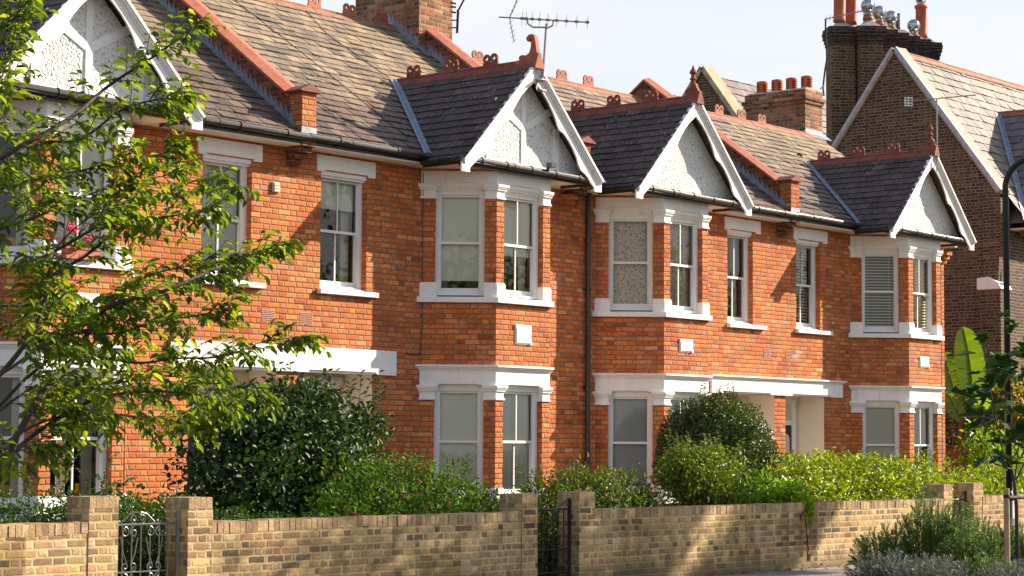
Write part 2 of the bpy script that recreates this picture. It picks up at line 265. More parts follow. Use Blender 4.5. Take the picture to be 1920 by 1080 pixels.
# ------------------------------------------------------------------ mesh builder
Z = Vector((0,0,1))
class MB:
    def __init__(s, B=None): s.v = []; s.f = []; s.u = []; s.B = B or Matrix.Identity(4)
    def add(s, vs, fs, uv=None):
        b = len(s.v); s.v += [s.B @ Vector(q) for q in vs]
        for f in fs: s.f.append([b+i for i in f]); s.u.append(uv)
        return s
    def box(s, x0, x1, y0, y1, z0, z1):
        return s.add([(x0,y0,z0),(x1,y0,z0),(x1,y1,z0),(x0,y1,z0),(x0,y0,z1),(x1,y0,z1),(x1,y1,z1),(x0,y1,z1)],
                     [(0,3,2,1),(4,5,6,7),(0,1,5,4),(1,2,6,5),(2,3,7,6),(3,0,4,7)])
    def prism(s, pts, a, b, ax='z'):
        n = len(pts)
        def q(p, t): return {'z': (p[0],p[1],t), 'y': (p[0],t,p[1]), 'x': (t,p[0],p[1])}[ax]
        return s.add([q(p, a) for p in pts]+[q(p, b) for p in pts],
                     [tuple(range(n))[::-1], tuple(range(n, 2*n))]+[(i, (i+1)%n, n+(i+1)%n, n+i) for i in range(n)])
    def quad(s, a, b, c, d, uv=None): return s.add([a,b,c,d], [(0,1,2,3)], uv)
    def tube(s, pts, r, n=8, r2=None):
        P = [Vector(p) for p in pts]; m = len(P); vs = []; fs = []; pr = None
        for i, p in enumerate(P):
            d = (P[min(i+1, m-1)]-P[max(i-1, 0)]).normalized()
            if pr is None: pr = d.orthogonal().normalized()
            pr = (pr-d*pr.dot(d)).normalized(); q = d.cross(pr)
            rr = r if r2 is None else r+(r2-r)*i/(m-1)
            for k in range(n):
                a = 2*math.pi*k/n; vs.append(p+pr*(rr*math.cos(a))+q*(rr*math.sin(a)))
        for i in range(m-1):
            for k in range(n): fs.append((i*n+k, i*n+(k+1)%n, (i+1)*n+(k+1)%n, (i+1)*n+k))
        fs.append(tuple(range(n))[::-1]); fs.append(tuple((m-1)*n+k for k in range(n)))
        return s.add(vs, fs)
    def lathe(s, prof, c=(0,0,0), n=16):
        vs = []; fs = []; c = Vector(c)
        for r, z in prof:
            for k in range(n): a = 2*math.pi*k/n; vs.append(c+Vector((r*math.cos(a), r*math.sin(a), z)))
        for i in range(len(prof)-1):
            for k in range(n): fs.append((i*n+k, i*n+(k+1)%n, (i+1)*n+(k+1)%n, (i+1)*n+k))
        fs.append(tuple(range(n))[::-1]); fs.append(tuple((len(prof)-1)*n+k for k in range(n)))
        return s.add(vs, fs)
    def ball(s, c, r, n=10, m=7):
        return s.lathe([(max(r*math.sin(math.pi*i/m), .0005), -r*math.cos(math.pi*i/m)) for i in range(m+1)], c, n)
    def build(s, name, mat, parent=None, smooth=False, bevel=0, recalc=True):
        o0 = wloc(parent); me = bpy.data.meshes.new(name)
        me.from_pydata([tuple(q-o0) for q in s.v], [], s.f)
        if recalc:
            bm = bmesh.new(); bm.from_mesh(me); bmesh.ops.recalc_face_normals(bm, faces=bm.faces[:]); bm.to_mesh(me); bm.free()
        uvl = me.uv_layers.new(name='UVMap')
        for p in me.polygons:
            cu = s.u[p.index]
            if cu is not None:
                for li in p.loop_indices: uvl.data[li].uv = cu
                continue
            nn = p.normal
            if abs(nn.z) > .97: t = Vector((1,0,0)); b = Vector((0,1,0))
            else:
                t = Z.cross(nn).normalized(); b = nn.cross(t)
                if abs(nn.z) < .02: b = Z
            if t.x+t.y*.999 < 0: t = -t
            for li in p.loop_indices:
                q = me.vertices[me.loops[li].vertex_index].co+o0; uvl.data[li].uv = (q.dot(t), q.dot(b))
        if smooth: me.shade_smooth()
        me.materials.append(mat)
        o = bpy.data.objects.new(name, me); COL.objects.link(o)
        if parent: o.parent = parent
        if bevel:
            md = o.modifiers.new('edge', 'BEVEL'); md.width = bevel; md.segments = 2; md.limit_method = 'ANGLE'; md.angle_limit = R(40)
        return o
def wloc(o):
    v = Vector((0,0,0))
    while o is not None: v = v+o.location; o = o.parent
    return v
def tag(o, label, cat, group=None):
    o['label'] = label; o['category'] = cat
    if group: o['group'] = group
    return o
def thing(name, label, cat, loc=(0,0,0), group=None):
    o = bpy.data.objects.new(name, None); o.empty_display_size = .3; COL.objects.link(o); o.location = loc
    return tag(o, label, cat, group)
def struct(o): o['kind'] = 'structure'; return o
def basis(O, t, n):
    t = Vector(t).normalized(); n = Vector(n).normalized(); O = Vector(O)
    return Matrix(((t.x,n.x,0,O.x),(t.y,n.y,0,O.y),(t.z,n.z,1,O.z),(0,0,0,1)))
def copy_tree(o, dv, parent=None):
    c = o.copy(); COL.objects.link(c)
    if parent is not None: c.parent = parent
    else: c.location = o.location+Vector(dv)
    for ch in list(o.children): copy_tree(ch, dv, c)
    return c

# ------------------------------------------------------------------ leaves
def leaves(name, mat, P, D, N, Ln, W, parent=None, fold=.22, curl=.12, mat2=None, n2=0):
    P = np.asarray(P, float); n = len(P); D = np.asarray(D, float); N = np.asarray(N, float)
    D /= np.linalg.norm(D, axis=1)[:, None]+1e-9; S = np.cross(D, N); S /= np.linalg.norm(S, axis=1)[:, None]+1e-9; N = np.cross(S, D)
    Ln = np.broadcast_to(Ln, n)[:, None]; W = np.broadcast_to(W, n)[:, None]
    v = np.empty((n, 6, 3)); h = W*fold
    v[:,0] = P; v[:,1] = P+D*Ln*.32+S*W*.5+N*h; v[:,2] = P+D*Ln*.7+S*W*.38+N*h*.8
    v[:,3] = P+D*Ln-N*Ln*curl; v[:,4] = P+D*Ln*.7-S*W*.38+N*h*.8; v[:,5] = P+D*Ln*.32-S*W*.5+N*h
    o0 = np.array(wloc(parent)); v -= o0
    me = bpy.data.meshes.new(name); me.vertices.add(n*6); me.vertices.foreach_set('co', v.ravel())
    base = (np.arange(n)*6)[:, None]; loops = (base+np.array([0,1,2,3,0,3,4,5])).ravel()
    me.loops.add(n*8); me.loops.foreach_set('vertex_index', loops.astype(np.int32))
    me.polygons.add(n*2); me.polygons.foreach_set('loop_start', (np.arange(n*2)*4).astype(np.int32))
    me.update(calc_edges=True)
    uvl = me.uv_layers.new(name='UVMap'); r = RNG.random((n, 2)); uvl.data.foreach_set('uv', np.repeat(r, 8, axis=0).ravel())
    me.materials.append(mat)
    if n2: me.materials.append(mat2); me.polygons.foreach_set('material_index', np.repeat((np.arange(n) >= n-n2).astype(np.int32), 2))
    me.validate()
    o = bpy.data.objects.new(name, me); COL.objects.link(o)
    if parent: o.parent = parent
    return o
def rdir(n): d = RNG.normal(size=(n, 3)); return d/np.linalg.norm(d, axis=1)[:, None]
def blob_leaves(name, mat, blobs, L, W, parent, shell=.35, droop=.2, dens=1., out=.9, lump=.12, noise=.5):
    """leaves through the outer shell of lumpy ellipsoids: (centre, radii, count)"""
    Ps, Ds, Ns = [], [], []
    for c, r, n in blobs:
        n = int(n*dens); d = rdir(n); a = RNG.random(n)
        rad = 1-shell*a**1.4
        lum = 1+lump*np.sin(d[:,0]*7+c[0]*3)*np.cos(d[:,2]*6+d[:,1]*5+c[1])+lump*.7*np.sin(d[:,1]*13+d[:,2]*11)
        p = np.array(c)+d*np.array(r)*(rad*lum)[:, None]
        keep = p[:,2] > .12; p = p[keep]; d = d[keep]
        Ps.append(p); nn = d*out+rdir(len(p))*noise+np.array([0,0,.35]); dd = d*.5+rdir(len(p))*.8+np.array([0,0,.3-droop]); Ds.append(dd); Ns.append(nn)
    P = np.vstack(Ps); n = len(P); s = RNG.uniform(.65, 1.25, n)
    return leaves(name, mat, P, np.vstack(Ds), np.vstack(Ns), L*s, W*s, parent)
def stems(name, mat, base, tops, r, parent, n=5, sh=()):
    m = MB()
    for a_, b_ in sh: m.tube([Vector(base)+Z*.1, Vector(base).lerp(a_, .6)+Z*.1, a_, b_], .005, 4, .003)
    for t in tops:
        b = Vector(base)+Vector((random.uniform(-.08,.08), random.uniform(-.08,.08), 0)); t = Vector(t)
        mid = b.lerp(t, .5)+Vector((random.uniform(-.1,.1), random.uniform(-.1,.1), .05))
        m.tube([b, b.lerp(mid, .6), mid, mid.lerp(t, .6), t], r, n, r*.35)
    return m.build(name, mat, parent, smooth=True)

# ================================================================== GROUND
YW, YF = 20.81, 19.98            # facade plane, bay front plane
struct(MB().box(-400, 600, -400, 600, -.6, -.16).build('ground', M['soil']))
struct(MB().box(-60, 120, -6, 9.6, -.5, -.12).build('road', M['asphalt']))
struct(MB().box(-60, 120, 9.6, 9.78, -.5, .0).build('kerb', M['kerb']))
struct(MB().box(-60, 120, 9.78, 15.33, -.5, -.004).build('pavement', M['pave']))
def _soil():
    bm = MB(); nx, ny = 120, 14; x0, x1, y0, y1 = -5, 60, 15.5, 20.9; vs = []; fs = []
    for j in range(ny+1):
        for i in range(nx+1): vs.append((x0+(x1-x0)*i/nx, y0+(y1-y0)*j/ny, .05+random.uniform(-.03, .04)))
    for j in range(ny):
        for i in range(nx): a = j*(nx+1)+i; fs.append((a, a+1, a+nx+2, a+nx+1))
    bm.add(vs, fs); return bm
struct(_soil().build('garden_soil', M['soil'], smooth=True))
struct(MB().box(38.4, 70, 20.9, 45, -.3, .03).build('side_yard', M['soil']))

# ================================================================== HOUSE PARTS
def cells(mb, x0, x1, z0, z1, holes, y, d=.24, rev=True):
    xs = sorted({x0, x1}|{q for h in holes for q in h[:2]}); zs = sorted({z0, z1}|{q for h in holes for q in h[2:]})
    for a, b in zip(xs, xs[1:]):
        for c, e in zip(zs, zs[1:]):
            mx, mz = (a+b)/2, (c+e)/2
            if any(h[0] < mx < h[1] and h[2] < mz < h[3] for h in holes): continue
            mb.quad((a,y,c), (b,y,c), (b,y,e), (a,y,e))
    if rev:
        for a, b, c, e in holes:
            mb.quad((a,y,c), (a,y,e), (a,y+d,e), (a,y+d,c)); mb.quad((b,y,c), (b,y+d,c), (b,y+d,e), (b,y,e))
            mb.quad((a,y,e), (b,y,e), (b,y+d,e), (a,y+d,e)); mb.quad((a,y,c), (a,y+d,c), (b,y+d,c), (b,y,c))
def slates(mb, O, t, sl, n, Lx, Ls, e=.2, w=.25, pred=None, jit=1., skip0=0):
    O, t, sl, n = Vector(O), Vector(t), Vector(sl), Vector(n); rows = int(Ls/e)+1
    for i in range(rows):
        off = (i % 2)*.5*w+random.uniform(-.012, .012); k = -1
        a = -off
        while a < Lx:
            b = min(a+w-.009, Lx); aa = max(a, 0)
            if b-aa > .03:
                s0 = i*e-.012+random.uniform(-.006, .006)*jit; s1 = min((i+1)*e+.025, Ls)
                c = O+t*((aa+b)/2)+sl*((s0+s1)/2)
                if pred is None or pred(c):
                    h0 = .024+random.uniform(-.004, .009)*jit; h1 = .006+random.uniform(-.002, .002); tw = random.uniform(-.003, .003)*jit
                    r1, r2 = random.random(), random.random(); sk = random.uniform(-.004, .004)*jit
                    p = [O+t*(aa+.003)+sl*(s0+sk)+n*(h0+tw), O+t*b+sl*(s0-sk)+n*(h0-tw), O+t*b+sl*s1+n*h1, O+t*(aa+.003)+sl*s1+n*h1]
                    q = [p[0]-n*.018, p[1]-n*.018]
                    mb.add(p+q, [(0,1,2,3), (4,5,1,0)], (r1, r2))
                    mb.add([p[0], p[3], q[0]], [(0,1,2)], (r1, r2)); mb.add([p[1], q[1], p[2]], [(0,1,2)], (r1, r2))
            a += w
def _crestmesh(mat):
    mb = MB(); T = .014
    for cx in (-.072, .072):
        for y in (-T, T):
            o = [(cx+.076*math.cos(math.pi*(k+.5)/4), y, .115+.076*math.sin(math.pi*(k+.5)/4)) for k in range(8)]
            i = [(cx+.028*math.cos(math.pi*(k+.5)/4), y, .115+.028*math.sin(math.pi*(k+.5)/4)) for k in range(8)]
            mb.add(o+i, [(k, (k+1)%8, 8+(k+1)%8, 8+k) for k in range(8)])
        for rr in (.076, .028):
            o = [(cx+rr*math.cos(math.pi*(k+.5)/4), y, .115+rr*math.sin(math.pi*(k+.5)/4)) for y in (-T, T) for k in range(8)]
            mb.add(o, [(k, (k+1)%8, 8+(k+1)%8, 8+k) for k in range(8)])
    mb.box(-.148, .148, -T*.98, T*.98, -.02, .062)
    o = mb.build('ridge_crest', mat); return o
CREST = {}
def crest(pos, rotz, mat, parent):
    if mat.name not in CREST: o = CREST[mat.name] = _crestmesh(mat)
    else: o = CREST[mat.name].copy(); COL.objects.link(o)
    o.parent = parent; o.location = Vector(pos)-wloc(parent); o.rotation_euler = (random.uniform(-.03,.03), random.uniform(-.03,.03), rotz); return o
def ridge_tiles(name, p0, p1, k, mat, parent, seg=.45, wd=.13):
    """saddle ridge tiles from p0 to p1, side slope k (rise per unit)"""
    p0, p1 = Vector(p0), Vector(p1); d = p1-p0; n = max(1, round(d.length/seg)); t = d.normalized(); sd = t.cross(Z).normalized(); mb = MB()
    for i in range(n):
        a = p0+d*(i/n)+t*.004; b = p0+d*((i+1)/n)-t*.004; j = Vector((0,0,random.uniform(-.004,.006)))
        pr = [(-wd,-wd*k+.012), (-.03,-.03*k+.022), (0,.012), (.03,-.03*k+.022), (wd,-wd*k+.012), (wd,-wd*k-.012), (0,-.02), (-wd,-wd*k-.012)]
        vs = [q+sd*u+Z*v+j for q in (a, b) for u, v in pr]; m = len(pr)
        mb.add(vs, [tuple(range(m))[::-1], tuple(range(m, 2*m))]+[(x, (x+1)%m, m+(x+1)%m, m+x) for x in range(m)])
        mb.tube([a+Z*.012+j, b+Z*.012+j], .028, 8)
    return mb.build(name, mat, parent)
def gutter(name, pts, parent, r=.052, brk=.9, mat=None):
    mb = MB(); mb.tube(pts, r, 12)
    for a, b in zip(pts, pts[1:]):
        a, b = Vector(a), Vector(b); L_ = (b-a).length; t = (b-a).normalized(); n = max(1, int(L_/brk))
        for i in range(n): c = a+t*(L_*(i+.5)/n); mb.tube([c-t*.013, c+t*.013], r+.011, 12)
        c = a.lerp(b, .37); mb.tube([c-t*.05, c+t*.05], r+.006, 12)
    return mb.build(name, mat or M['black'], parent, smooth=False)

def sash(parent, O, t, n, wd, z0, z1, bar=False, fill='blind', fh=1.0, fm='blind', fan=False, pb=0., name='window'):
    """sash window; O = left end in plan on the frame's outer plane, t along, n outward"""
    B = basis((O[0], O[1], 0), (t[0], t[1], 0), (n[0], n[1], 0)); zm = (z0+z1)/2+.01
    mb = MB(B); fw = .05
    mb.box(0, fw, -.12, 0, z0, z1); mb.box(wd-fw, wd, -.12, 0, z0, z1); mb.box(fw, wd-fw, -.12, -.002, z1-.05, z1); mb.box(fw, wd-fw, -.12, .012, z0, z0+.035)
    mb.box(fw, fw+.016, -.03, -.008, z0+.035, z1-.05); mb.box(wd-fw-.016, wd-fw, -.03, -.008, z0+.035, z1-.05)
    a, b = fw+.002, wd-fw-.002; s = .035
    def sashf(ya, yb, za, zb, bot, top):
        mb.box(a, a+s, ya, yb, za, zb); mb.box(b-s, b, ya, yb, za, zb); mb.box(a+s, b-s, ya, yb-.001, za, za+bot); mb.box(a+s, b-s, ya, yb-.001, zb-top, zb)
        if bar: c = (a+b)/2; mb.box(c-.011, c+.011, ya+.004, yb-.003, za+bot, zb-top)
    sashf(-.062, -.030, zm-.02, z1-.052, .038, .03); sashf(-.100, -.068, z0+.037, zm+.018, .075, .03)
    for x in (a, b-s): mb.prism([(x, zm-.02), (x+s, zm-.02), (x+s-.006, zm-.065), (x+.006, zm-.065)], -.06, -.032, 'y')
    W = mb.build(name, M['frame'], parent)
    for (ya, za, zb) in ((-.046, zm+.018, z1-.082), (-.084, z0+.112, zm-.012)):
        MB(B).quad((a+s,ya,za), (b-s,ya,za), (b-s,ya,zb), (a+s,ya,zb)).build('pane', M['glass'], W, recalc=False)
    if fill == 'blind':
        zb = z1-.05-(z1-z0-.09)*fh
        bl = MB(B).box(a+.01, b-.01, -.118, -.112, zb, z1-.05); bl.box(a+.01, b-.01, -.122, -.106, zb-.02, zb); bl.build('blind', M[fm], W)
    elif fill == 'venetian':
        bl = MB(B); z = z0+.06
        while z < z1-.06:
            bl.box(a+.01, b-.01, -.19, -.150, z, z+.022); z += .056
        for x in (a+.1, b-.1): bl.box(x-.004, x+.004, -.149, -.146, z0+.04, z1-.05)
        bl.build('venetian_blind', M['slatb'], W)
        MB(B).box(a, b, -.36, -.34, z0, z1).build('curtain', M['inside'], W)  # dark backing behind the slats, room shade put into its colour
    elif fill == 'curtain':
        bl = MB(B); n_ = 26; xs = [a+(b-a)*i/n_ for i in range(n_+1)]
        for x, x2 in zip(xs, xs[1:]):
            f = lambda q: -.17+.008*math.sin(q*55)
            bl.quad((x,f(x),z0), (x2,f(x2),z0), (x2,f(x2),z1), (x,f(x),z1))
        bl.build('curtain', M[fm], W)
    else:
        if pb: MB(B).box(a+.01, b-.01, -.118, -.112, z1-.05-(z1-z0)*pb, z1-.05).build('blind', M['blind'], W)
        c = MB(B); c.box(a, a+.10, -.20, -.17, z0, z1); c.box(b-.16, b, -.24, -.21, z0, z1)
        c.build('curtain', M['blindt'] if fill == 'dark' else M['blind'], W)
        i = MB(B); i.box(a, b, -.74, -.72, z0, z1); i.build('room_shade_panel', M['inside'], W)  # dark panel close behind the glass, the room's gloom painted into it
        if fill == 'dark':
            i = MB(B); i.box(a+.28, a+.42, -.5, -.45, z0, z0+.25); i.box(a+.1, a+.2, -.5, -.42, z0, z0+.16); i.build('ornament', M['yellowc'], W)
    if fan:
        f = MB(B); cx = (b*.72+a*.28) if fan > 0 else a+.16; cz = z1-.25
        for k in range(5): f.box(cx-.06+abs(k-2)*.008, cx+.06-abs(k-2)*.008, -.046, -.026, cz-.052+k*.024, cz-.040+k*.024)
        f.tube([B.inverted() @ (B @ Vector((cx,-.044,cz))), B.inverted() @ (B @ Vector((cx,-.036,cz)))], .078, 18)
        f.build('window_fan', M['pale'], W)
    return W

CT, CN = .6606, .7508                     # cant tangent / normal components
def bay(H, xc, wins_u, wins_g, plaque_text=None, dx0=0):
    A = (xc-1.35, YW)
    def mir(p): return [(2*xc-x, y) for x, y in p][::-1]
    def outline(o): return [(xc-1.35-1.332*o, YW), (xc-.62-.4525*o, YF-o), (xc+.62+.4525*o, YF-o), (xc+1.35+1.332*o, YW)]
    def ring(mb, z0, z1, o, th=.2): mb.prism(outline(o)+outline(-th)[::-1], z0, z1, 'z')
    def cpier(o, a=.175, b=.167, d=.12):
        bx = xc-.62; p2 = (bx-.4525*o, YF-o)
        p1 = (p2[0]-CT*(a+o*.9), p2[1]+CN*(a+o*.9)); p6 = (p1[0]+CN*(d+o), p1[1]+CT*(d+o))
        return [p1, p2, (bx+b+o, YF-o), (bx+b+o, YF+d), (bx+.4525*d, YF+d), p6]
    def epier(o, a=.21, d=.12):
        p0 = (xc-1.35-1.332*o, YW); p1 = (A[0]-CN*o+CT*(a+o), A[1]-CT*o-CN*(a+o)); p2 = (p1[0]+CN*(d+o), p1[1]+CT*(d+o))
        return [p0, p1, p2, (A[0]+.25, YW)]
    bk = MB(); ring(bk, 0, .70, 0); ring(bk, 2.78, 3.69, 0); ring(bk, 5.62, 5.67, -.004)
    for z0, z1 in ((.99, 2.28), (3.97, 5.22)):
        for p in (cpier(0), mir(cpier(0)), epier(0), mir(epier(0))): bk.prism(p, z0, z1, 'z')
    b = bk.build('bay', M['red'], H)
    def caps(z, name, lv):
        for p in (cpier, epier):
            for mm in (0, 1):
                mb = MB()
                for za, zb, o in lv: q = p(o); mb.prism(mir(q) if mm else q, z+za, z+zb, 'z')
                mb.build(name, M['white'], b, bevel=.004)
    cl = [(0,.03,.022), (.03,.125,.006), (.125,.155,.03), (.155,.175,.045), (.175,.215,.056)]
    caps(5.215, 'capital', cl); caps(2.27, 'capital', cl)
    pl = [(0,.19,.022), (.19,.215,.012)]
    caps(3.77, 'pedestal', pl); caps(.78, 'pedestal', pl)
    fr = MB(); ring(fr, 5.455, 5.622, .006, .14)
    fr2 = MB(); ring(fr2, 2.50, 2.70, .006, .14); ring(fr2, 2.70, 2.725, .022); ring(fr2, 2.725, 2.75, .045); ring(fr2, 2.75, 2.782, .07)
    for m_, z in ((fr, 5.43), (fr2, 2.485)):
        for p in (cpier(.004, .25, .24), mir(cpier(.004, .25, .24)), epier(.004, .29), mir(epier(.004, .29))): m_.prism(p, z, z+.03, 'z')
    fr.build('frieze', M['white'], b, bevel=.003); fr2.build('cornice', M['white'], b, bevel=.003)
    for z in (3.69, .70):
        sl = MB(); ring(sl, z, z+.082, .065, .2); sl.build('sill', M['white'], b, bevel=.006)
    t1, n1 = (CT, -CN), (-CN, -CT); t3, n3 = (CT, CN), (CN, -CT)
    def P(O, t, s, n, y): return (O[0]+t[0]*s+n[0]*y, O[1]+t[1]*s+n[1]*y)
    for lv, (z0, z1), W in (('u', (3.80, 5.36), wins_u), ('g', (.86, 2.485), wins_g)):
        hd = MB()
        for (O, t, n, s, wd, bar, key) in ((A, t1, n1, .21, .72, False, 0), ((xc-.62, YF), (1,0), (0,-1), .167, .893, True, 1), ((xc+.62, YF), t3, n3, .175, .72, False, 2)):
            q = W[key] if key in W else W[0]
            sash(b, P(O, t, s, n, -.085), t, n, wd, z0, z1-.03, bar, **q)
            Bm = basis((O[0], O[1], 0), (t[0], t[1], 0), (n[0], n[1], 0)); hb = MB(Bm)
            for k, (yy, zz) in enumerate(((-.019, .062), (-.021, .030), (-.045, .0), (-.07, -.03))): hb.box(s-.02, s+wd+.02, -.14, yy, z1+zz, z1+zz+.035)
            hb.build('window_head', M['white'], b)
    if plaque_text is not None:
        mb = MB(); x0, zc = xc+plaque_text[1], 3.25; h, wd = plaque_text[2], .19
        mb.box(x0-wd, x0+wd, YF-.012, YF+.01, zc-h, zc+h); mb.box(x0-wd+.025, x0+wd-.025, YF-.026, YF-.010, zc-h+.02, zc+h-.02)
        mb.box(x0-wd, x0-wd+.05, YF-.028, YF-.012, zc+h-.05, zc+h); mb.box(x0+wd-.05, x0+wd, YF-.028, YF-.012, zc-h, zc-h+.05)
        pq = mb.build('plaque', M['white'], H, bevel=.004)
        for i, wtx in enumerate(plaque_text[0]):
            cu = bpy.data.curves.new('lettering', 'FONT'); cu.body = wtx; cu.size = .085; cu.extrude = .0012; cu.align_x = 'CENTER'
            to = bpy.data.objects.new('lettering', cu); COL.objects.link(to)
            dg = bpy.context.evaluated_depsgraph_get(); me = bpy.data.meshes.new_from_object(to.evaluated_get(dg)); bpy.data.objects.remove(to)
            lo = bpy.data.objects.new('lettering', me); COL.objects.link(lo); me.materials.clear(); me.materials.append(M['white'])
            lo.parent = pq; lo.location = Vector((x0, YF-.0275, zc+.045-i*.135))-wloc(pq); lo.rotation_euler = (R(90), 0, 0)
    return b

ZE, YE, KM = 5.82, 20.5, .727             # main roof: eaves height, eaves line, pitch
GH, GE, GR, GY0, GYB = 1.60, 5.68, 7.28, 19.72, 19.95    # gable half width, eaves, ridge, front, wall
KG = (GR-GE)/GH
def mainz(Y): return ZE+(Y-YE)*KM
def main_roof(H, xa, xb, Yr, crests, mat=None):
    zr = mainz(Yr); ns = Vector((0,-KM,1)).normalized(); sv = Vector((0,1,KM)).normalized(); mb = MB()
    mb.quad((xa,YE-.08,ZE-.08*KM-.02), (xb,YE-.08,ZE-.08*KM-.02), (xb,Yr,zr-.02), (xa,Yr,zr-.02), (.5,.5))
    mb.quad((xa,Yr,zr), (xb,Yr,zr), (xb,2*Yr-YE,ZE), (xa,2*Yr-YE,ZE), (.5,.5))
    Ls = math.hypot(Yr-YE+.08, (Yr-YE+.08)*KM)
    slates(mb, (xa,YE-.08,ZE-.08*KM), (1,0,0), sv, ns, xb-xa, Ls, .2, .25, jit=1.3)
    r = mb.build('roof', M['roof'], H, recalc=False)
    ridge_tiles('ridge', (xa,Yr,zr+.02), (xb,Yr,zr+.02), KM, M['ridge'], r)
    for x in crests: crest((x, Yr, zr+.05), 0, M['terra'] if random.random() < .6 else M['ridge'], r)
    return r
def board(mb, xc, side):
    """wavy bargeboard half: polygon in x,z"""
    ax = 0.; az = GR+.02; ex = GH+.02; ez = GE-.02; L_ = math.hypot(ex, az-ez); ux, uz = ex/L_, -(az-ez)/L_; nx, nz = -(-uz), -ux
    outer = [(0, az), (ex, ez), (ex+.0, ez-.16)]
    prof = [(.30,.20),(.42,.175),(.60,.165),(.78,.18),(.92,.205),(1.02,.245),(1.10,.25),(1.2,.205),(1.35,.185),(1.5,.19),(1.66,.215),(1.76,.26),(1.86,.27),(1.98,.225),(2.1,.20),(2.2,.20)]
    inner = [(ex-.175, ez-.16), (ex-.17, ez-.10)]
    pts = []
    for s_, d in prof: pts.append((ux*s_+uz*d*1.0, az+uz*s_-ux*d))
    # inward normal of the slope is (uz, -ux) mirrored into the gable
    pts = [(ux*s_-abs(uz)*d, az+uz*s_-ux*d) for s_, d in prof]
    pts = [p for p in pts if p[0] > .03]
    poly = outer+inner+[p for p in pts[::-1] if p[1] > ez+.03]+[(0, az-.30)]
    poly = [(xc+side*x, z) for x, z in poly]
    if side < 0: poly = poly[::-1]
    mb.prism(poly, GY0, GY0+.03, 'y')
def gable(H, xc, finial, timbers, crests, zcl=None):
    nb = 0; YV = YE+(GR-ZE)/KM
    sidep = {}
    mb = MB()
    for s in (-1, 1):
        t = Vector((0,1,0)); sl = Vector((-s*GH, 0, GR-GE)).normalized(); n = Vector((s*(GR-GE), 0, GH)).normalized()
        O = Vector((xc+s*GH, GY0-.05, GE)); Ls = math.hypot(GH, GR-GE)
        def pred(c): return c.z > mainz(c.y)-.06 or c.y < YE+.1
        slates(mb, O-sl*.05, t, sl, n, YV-GY0+.1, Ls+.05, .172, .27, pred, .7)
        mb.add([O-n*.015, O+t*(YV-GY0+.1)-n*.015, Vector((xc, YV, GR))-n*.015, Vector((xc, GY0-.05, GR))-n*.015], [(0,1,2,3)], (.5,.5))
    r = mb.build('gable_roof', M['groof'], H, recalc=False)
    ridge_tiles('ridge', (xc,GY0-.06,GR+.03), (xc,YV+.05,GR+.03), KG, M['terrad'], r, .42, .11)
    for y in crests: crest((xc, y, GR+.05), math.pi/2, M['terrad'], r)
    # valley flashing both sides
    fl = MB()
    for s in (-1, 1):
        a = Vector((xc+s*(GH-(ZE-GE)/KG), YE-.06, ZE-.03)); b = Vector((xc, YV, GR)); up = Vector((0,-KM,1)).normalized()
        w1 = Vector((s*.20, 0, 0)); lift = up*.035
        fl.quad(a+lift-w1*.25, a+w1+lift, b+w1+lift, b+lift-w1*.25); fl.tube([a+lift*1.2+w1*.5, b+lift*1.2+w1*.5], .018, 6)
    fl.build('valley_flashing', M['lead'], r)
    g = MB(); g.prism([(xc-GH+.08, GE), (xc+GH-.08, GE), (xc, GR-.12)], GYB, GYB+.12, 'y'); gw = g.build('gable_wall', M['dash'], H)
    if timbers:
        tb = MB(); y0, y1 = GYB-.018, GYB+.01
        tb.box(xc-.05, xc+.05, y0, y1, GE, GR-.2); tb.box(xc-.84, xc-.72, y0, y1, GE, GE+.72); tb.box(xc+.72, xc+.84, y0, y1, GE, GE+.72)
        tb.box(xc-1.45, xc+1.45, y0-.004, y1, GE, GE+.10)
        for s in (-1, 1): tb.prism([(xc+s*.05, GE+.60), (xc+s*.05, GE+.72), (xc+s*.62, GE+1.03), (xc+s*.66, GE+.92)], y0+.003, y1, 'y')
        tb.build('timber', M['white'], gw)
    else:
        MB().box(xc-1.45, xc+1.45, GYB-.02, GYB+.01, GE, GE+.05).build('timber', M['white'], gw)
    bb = MB(); board(bb, xc, -1); board(bb, xc, 1)
    bo = bb.build('bargeboard', M['white'], H)
    ml = MB()
    for s in (-1, 1):
        for k, (d0, d1, yo) in enumerate(((0, .035, .055), (.035, .065, .035), (.065, .09, .015))):
            ux, uz = GH+.02, -(GR-GE+.04); L_ = math.hypot(ux, uz); ux /= L_; uz /= L_
            a = (0, GR+.03-d0/ux*1.0); e = L_+.0
            q = [(0, GR+.03-d0/ux), (ux*e-abs(uz)*d0, GR+.03+uz*e-ux*d0), (ux*e-abs(uz)*d1, GR+.03+uz*e-ux*d1), (0, GR+.03-d1/ux)]
            ml.prism([(xc+s*x, z) for x, z in q], GY0-yo, GY0+.001*k, 'y')
    ml.build('bargeboard_moulding', M['white'], bo)
    # roof side soffits, front eaves soffit, gutters, fascia
    sf = MB(); sf.box(xc-GH+.02, xc+GH-.02, GY0+.035, YW-.003, GE-.022, GE-.004); sf.build('soffit', M['cream'], H)
    gu = gutter('gable_gutter', [(xc-GH+.19, GYB-.16, GE+.02), (xc+GH-.19, GYB-.16, GE-.01)], H, .05, .55)
    fa = MB(); fa.box(xc-GH+.16, xc+GH-.16, GYB-.10, GYB-.002, GE-.065, GE-.024)
    for s in (-1, 1): fa.box(min(xc+s*(GH-.02), xc+s*GH), max(xc+s*(GH-.02), xc+s*GH), GY0+.04, YE, GE-.07, GE+.0)
    fa.build('fascia', M['black'], H)
    for s in (-1, 1): gutter('side_gutter', [(xc+s*(GH+.045), GY0+.06, GE-.0), (xc+s*(GH+.045), YE-.03, GE-.0)], H, .042, .4)
    # finial
    f = MB()
